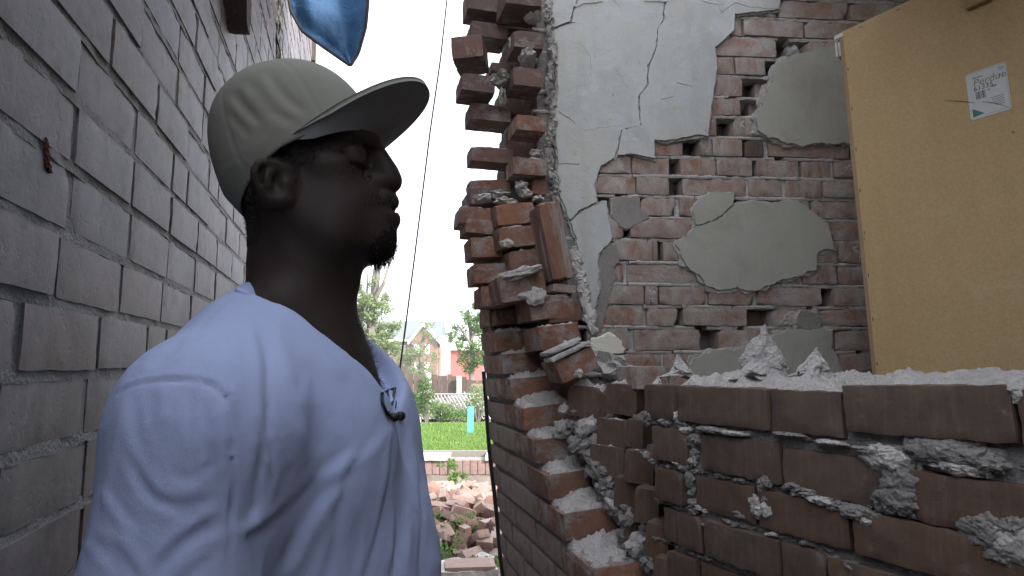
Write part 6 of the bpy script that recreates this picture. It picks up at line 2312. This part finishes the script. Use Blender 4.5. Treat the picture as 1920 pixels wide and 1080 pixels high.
shrub(800, 740, 13.6, .26, .85, 420, .10, M['leaf_dark'], 'upright dark green shrub left of the chain link fence', seed=3)
shrub(776, 750, 13.9, .32, .65, 300, .10, M['leaf'], 'shrub beside the shoulder of the blue shirt', seed=4)
shrub(826, 775, 14.4, .45, .42, 360, .10, M['leaf_pale'], 'pale weeds below the chain link fence', nm='weed_clump', seed=5)
shrub(856, 785, 14.2, .45, .30, 320, .09, M['leaf'], 'low weeds left of the turquoise board', nm='weed_clump', seed=6)
shrub(897, 760, 14.4, .35, .80, 360, .10, M['leaf_pale'], 'tall weeds right of the turquoise board', nm='weed_clump', seed=7)
shrub(872, 780, 14.8, .35, .35, 220, .09, M['leaf_pale'], 'pale weeds behind the turquoise board', nm='weed_clump', seed=9)


# ------------------------------------------------------------------ trees
def tree(px, pyb, Y, pts, crown, nleaf, size, mat, lab, seed, trunk_r=.12, ground=0.0):
    """pts: trunk and limb polylines in photo px; crown: list of (px, py, r px)"""
    r_ = random.Random(seed)
    b = atY(px, pyb, Y)
    t_ = thing('tree', lab, 'tree', (b.x, Y, ground))
    tr = MB()
    for i, (P_, r0, r1) in enumerate(pts):
        w = [atY(a, c, Y + r_.uniform(-.2, .2)) for a, c in P_]
        if i == 0: w = [Vector((w[0].x, w[0].y, ground - .05))] + w
        n = len(w)
        tr.tube(w, [r0 + (r1 - r0) * k / (n - 1) for k in range(n)], 7)
    o = tr.build('trunk', M['bark']); o.parent = t_; o.location = -Vector(t_.location)
    lf = MB()
    tot = sum(c[2] ** 2 for c in crown)
    for (cx, cy_, rp_) in crown:
        c = atY(cx, cy_, Y + r_.uniform(-.5, .5) * rp_ / F * Y)
        rw = rp_ / F * Y
        for k in range(5):
            d = Vector((r_.uniform(-1, 1), r_.uniform(-1, 1), r_.uniform(-1, 1))) * rw * .6
            leafy(lf, c + d, int(nleaf * rp_ ** 2 / tot / 5), (rw * .55, rw * .55, rw * .45), size, r_, 0)
    o = lf.build('crown', mat); o.parent = t_; o.location = -Vector(t_.location); tag(o, kind='stuff')


tree(690, 720, 24, [([(690, 720), (693, 640), (700, 570), (706, 510), (712, 470), (716, 400), (722, 300)], .22, .10), ([(700, 570), (676, 545), (664, 510), (655, 470)], .10, .04), ([(704, 560), (720, 530), (728, 500), (735, 484)], .09, .03),
                    ([(695, 610), (672, 590), (650, 570)], .08, .03), ([(698, 590), (688, 550), (690, 500)], .07, .02)],
     [(690, 560, 26), (672, 590, 24), (712, 580, 26), (690, 620, 30), (725, 620, 22), (670, 640, 26), (735, 650, 20), (705, 650, 26), (720, 560, 14), (668, 540, 14), (700, 530, 12), (742, 610, 10), (655, 600, 30), (640, 560, 30), (630, 640, 30)],
     9000, .13, M['leaf_pale'], 'tall pale leafed tree behind the man at the end of the alley', 11)
tree(790, 720, 34, [([(790, 720), (788, 680), (792, 640), (800, 610)], .16, .05), ([(789, 680), (775, 650), (768, 640)], .06, .03), ([(790, 660), (806, 640), (812, 625)], .06, .03)],
     [(770, 660, 24), (755, 672, 20), (800, 618, 17), (812, 640, 14), (785, 650, 24), (806, 604, 13), (775, 690, 24), (800, 685, 20), (750, 690, 18), (814, 670, 14)], 2300, .13, M['leaf_pale'], 'thin pale tree standing in front of the gabled house', 12)
tree(884, 720, 22, [([(884, 720), (886, 660), (882, 620), (878, 580)], .12, .04), ([(886, 650), (866, 620), (856, 605)], .05, .02), ([(884, 640), (896, 600), (902, 580)], .05, .02)],
     [(884, 600, 18), (893, 630, 24), (880, 660, 24), (860, 620, 16), (874, 590, 13), (897, 670, 24), (900, 600, 18), (878, 690, 20), (845, 632, 9), (888, 575, 10), (866, 640, 16)], 5600, .085, M['leaf'], 'bright green tree beside the leaning wall edge', 13)

# ------------------------------------------------------------------ hazy air
hz_ = MB(); hz_.abox(-1300, 1300, -1000, 1600, -1.5, 16)
hm_ = bpy.data.materials.new('hazy air'); hm_.use_nodes = True
hm_.node_tree.nodes.clear()
ho_ = hm_.node_tree.nodes.new('ShaderNodeOutputMaterial'); hv_ = hm_.node_tree.nodes.new('ShaderNodeVolumePrincipled')
hv_.inputs['Density'].default_value = .0014; hv_.inputs['Color'].default_value = (.95, .97, 1, 1)
hm_.node_tree.links.new(hv_.outputs[0], ho_.inputs['Volume'])
tag(hz_.build('haze', hm_), 'pale hazy air over the yard', kind='stuff')

# ------------------------------------------------------------------ houses far behind
HY = 62.0


def hx(px): return (px - 960) / F * HY
def hz(py): return 1.4 + (685 - py) / F * HY


M['house_brick'] = brick_mat('far house brick', [(.20, .125, .10), (.22, .135, .11)], (.45, .40, .36), .6, .8, darkamt=.1)
M['slate'] = plain('grey slate roof', (.13, .15, .155), .8)
M['white_trim'] = plain('white trim', (.70, .70, .68), .6)
M['glass'] = plain('window glass', (.30, .38, .38), .15, .6)
hs = thing('house', 'gabled brick house with grey slate roof beyond the fence', 'house', (hx(770), HY, 0))


def hpart(name, m_, mat, parent=hs, smooth=False):
    o = m_.build(name, mat, None, smooth)
    o.parent = parent
    off = Vector(parent.location) + (Vector(parent.parent.location) if parent.parent else Vector())
    if parent is not hs and parent.parent is hs: o.location = (0, 0, 0)
    else: o.location = -Vector(parent.location)
    return o


b_ = MB(); b_.abox(hx(640), hx(822), HY + 1.2, HY + 9, -.1, hz(637)); hpart('wall', b_, M['house_brick'])
b_ = MB()
x0, x1, zr0, zr1 = hx(636), hx(822), hz(638), hz(596)
ys = (HY + .8, HY + 5.2, HY + 9.6)
b_.add([(x0, ys[0], zr0), (x1, ys[0], zr0), (x1, ys[1], zr1), (x0, ys[1], zr1), (x0, ys[2], zr0), (x1, ys[2], zr0)], [(0, 1, 2, 3), (3, 2, 5, 4), (1, 5, 2), (0, 3, 4), (0, 4, 5, 1)])
hpart('roof', b_, M['slate'])
gx0, gx1, gxm = hx(773), hx(820), hx(794)
b_ = MB()
zg, za = hz(640), hz(614)
b_.add([(gx0, HY, -.1), (gx1, HY, -.1), (gx1, HY, zg), (gxm, HY, za), (gx0, HY, zg), (gx0, HY + 2, -.1), (gx1, HY + 2, -.1), (gx1, HY + 5, zg), (gxm, HY + 5, za), (gx0, HY + 5, zg)],
       [(0, 1, 2, 3, 4), (0, 4, 9, 5), (1, 6, 7, 2), (5, 9, 8, 7, 6)])
hpart('gable_wall', b_, M['house_brick'])
b_ = MB()
for (xa, xb) in ((gx0 - .35, gxm), (gx1 + .35, gxm)):
    za_ = zg - .35
    b_.add([(xa, HY - .35, za_), (xb, HY - .35, za + .12), (xb, HY - .35, za + .45), (xa, HY - .35, za_ + .33), (xa, HY + 5, za_), (xb, HY + 5, za + .12), (xb, HY + 5, za + .45), (xa, HY + 5, za_ + .33)],
           [(0, 1, 2, 3), (3, 2, 6, 7), (4, 7, 6, 5), (0, 4, 5, 1), (0, 3, 7, 4), (1, 5, 6, 2)])
hpart('bargeboard', b_, M['white_trim'])
b_ = MB(); b_.abox(hx(640), hx(772), HY + .55, HY + .75, hz(640), hz(636)); hpart('gutter', b_, M['white_trim'])
for (px, py, w, h) in ((782, 655, 7, 14), (802, 655, 6, 16), (784, 690, 8, 18), (802, 690, 6, 18), (730, 655, 8, 14), (752, 655, 8, 14)):
    yy = HY - .03 if px > 772 else HY + 1.17
    fr, gl = MB(), MB()
    xa, xb, za_, zb_ = hx(px - w / 2), hx(px + w / 2), hz(py + h / 2), hz(py - h / 2)
    for (a, b, c, d) in ((xa - .07, xa, za_ - .07, zb_ + .07), (xb, xb + .07, za_ - .07, zb_ + .07), (xa, xb, za_ - .07, za_), (xa, xb, zb_, zb_ + .07), (xa, xb, (za_ + zb_) / 2 - .03, (za_ + zb_) / 2 + .03)):
        fr.abox(a, b, yy - .05, yy + .02, c, d)
    w_ = hpart('window', fr, M['white_trim'])
    gl.abox(xa, xb, yy - .01, yy + .015, za_, zb_)
    o = gl.build('pane', M['glass']); o.parent = w_
hs2 = thing('house', 'low red painted house with white siding right of the gabled house', 'house', (hx(850), HY - 14, 0))
HY2 = HY - 14
fx = lambda px: (px - 960) / F * HY2
fz = lambda py: 1.4 + (685 - py) / F * HY2
for nm, bx, mt in (('wall', (fx(846), fx(905), HY2, HY2 + 5, -.1, fz(657)), plain('red paint', (.42, .12, .11), .7)), ('porch_wall', (fx(829), fx(846) - .01, HY2 - .6, HY2 + 4, -.1, fz(652)), plain('pink siding', (.55, .30, .27), .7)),
                   ('gable_siding', (fx(824), fx(860), HY2 + 1, HY2 + 4.6, fz(652) + .01, fz(628)), M['white_trim'])):
    b_ = MB(); b_.abox(*bx); o = b_.build(nm, mt); o.parent = hs2; o.location = -Vector(hs2.location)
b_ = MB()
xa, xb = fx(843), fx(908)
b_.add([(xa, HY2 - .3, fz(657)), (xb, HY2 - .3, fz(657)), (xb, HY2 + 3, fz(640)), (xa, HY2 + 3, fz(640)), (xa, HY2 + 5, fz(657)), (xb, HY2 + 5, fz(657))], [(0, 1, 2, 3), (3, 2, 5, 4), (0, 3, 4), (1, 5, 2), (0, 4, 5, 1)])
o = b_.build('roof', plain('pale roof', (.52, .52, .50), .8)); o.parent = hs2; o.location = -Vector(hs2.location)
b_ = MB(); b_.abox(fx(838), fx(846), HY2 + .9, HY2 + .99, fz(642), fz(636)); o = b_.build('vent', plain('dark vent', (.1, .1, .1), .8)); o.parent = hs2; o.location = -Vector(hs2.location)
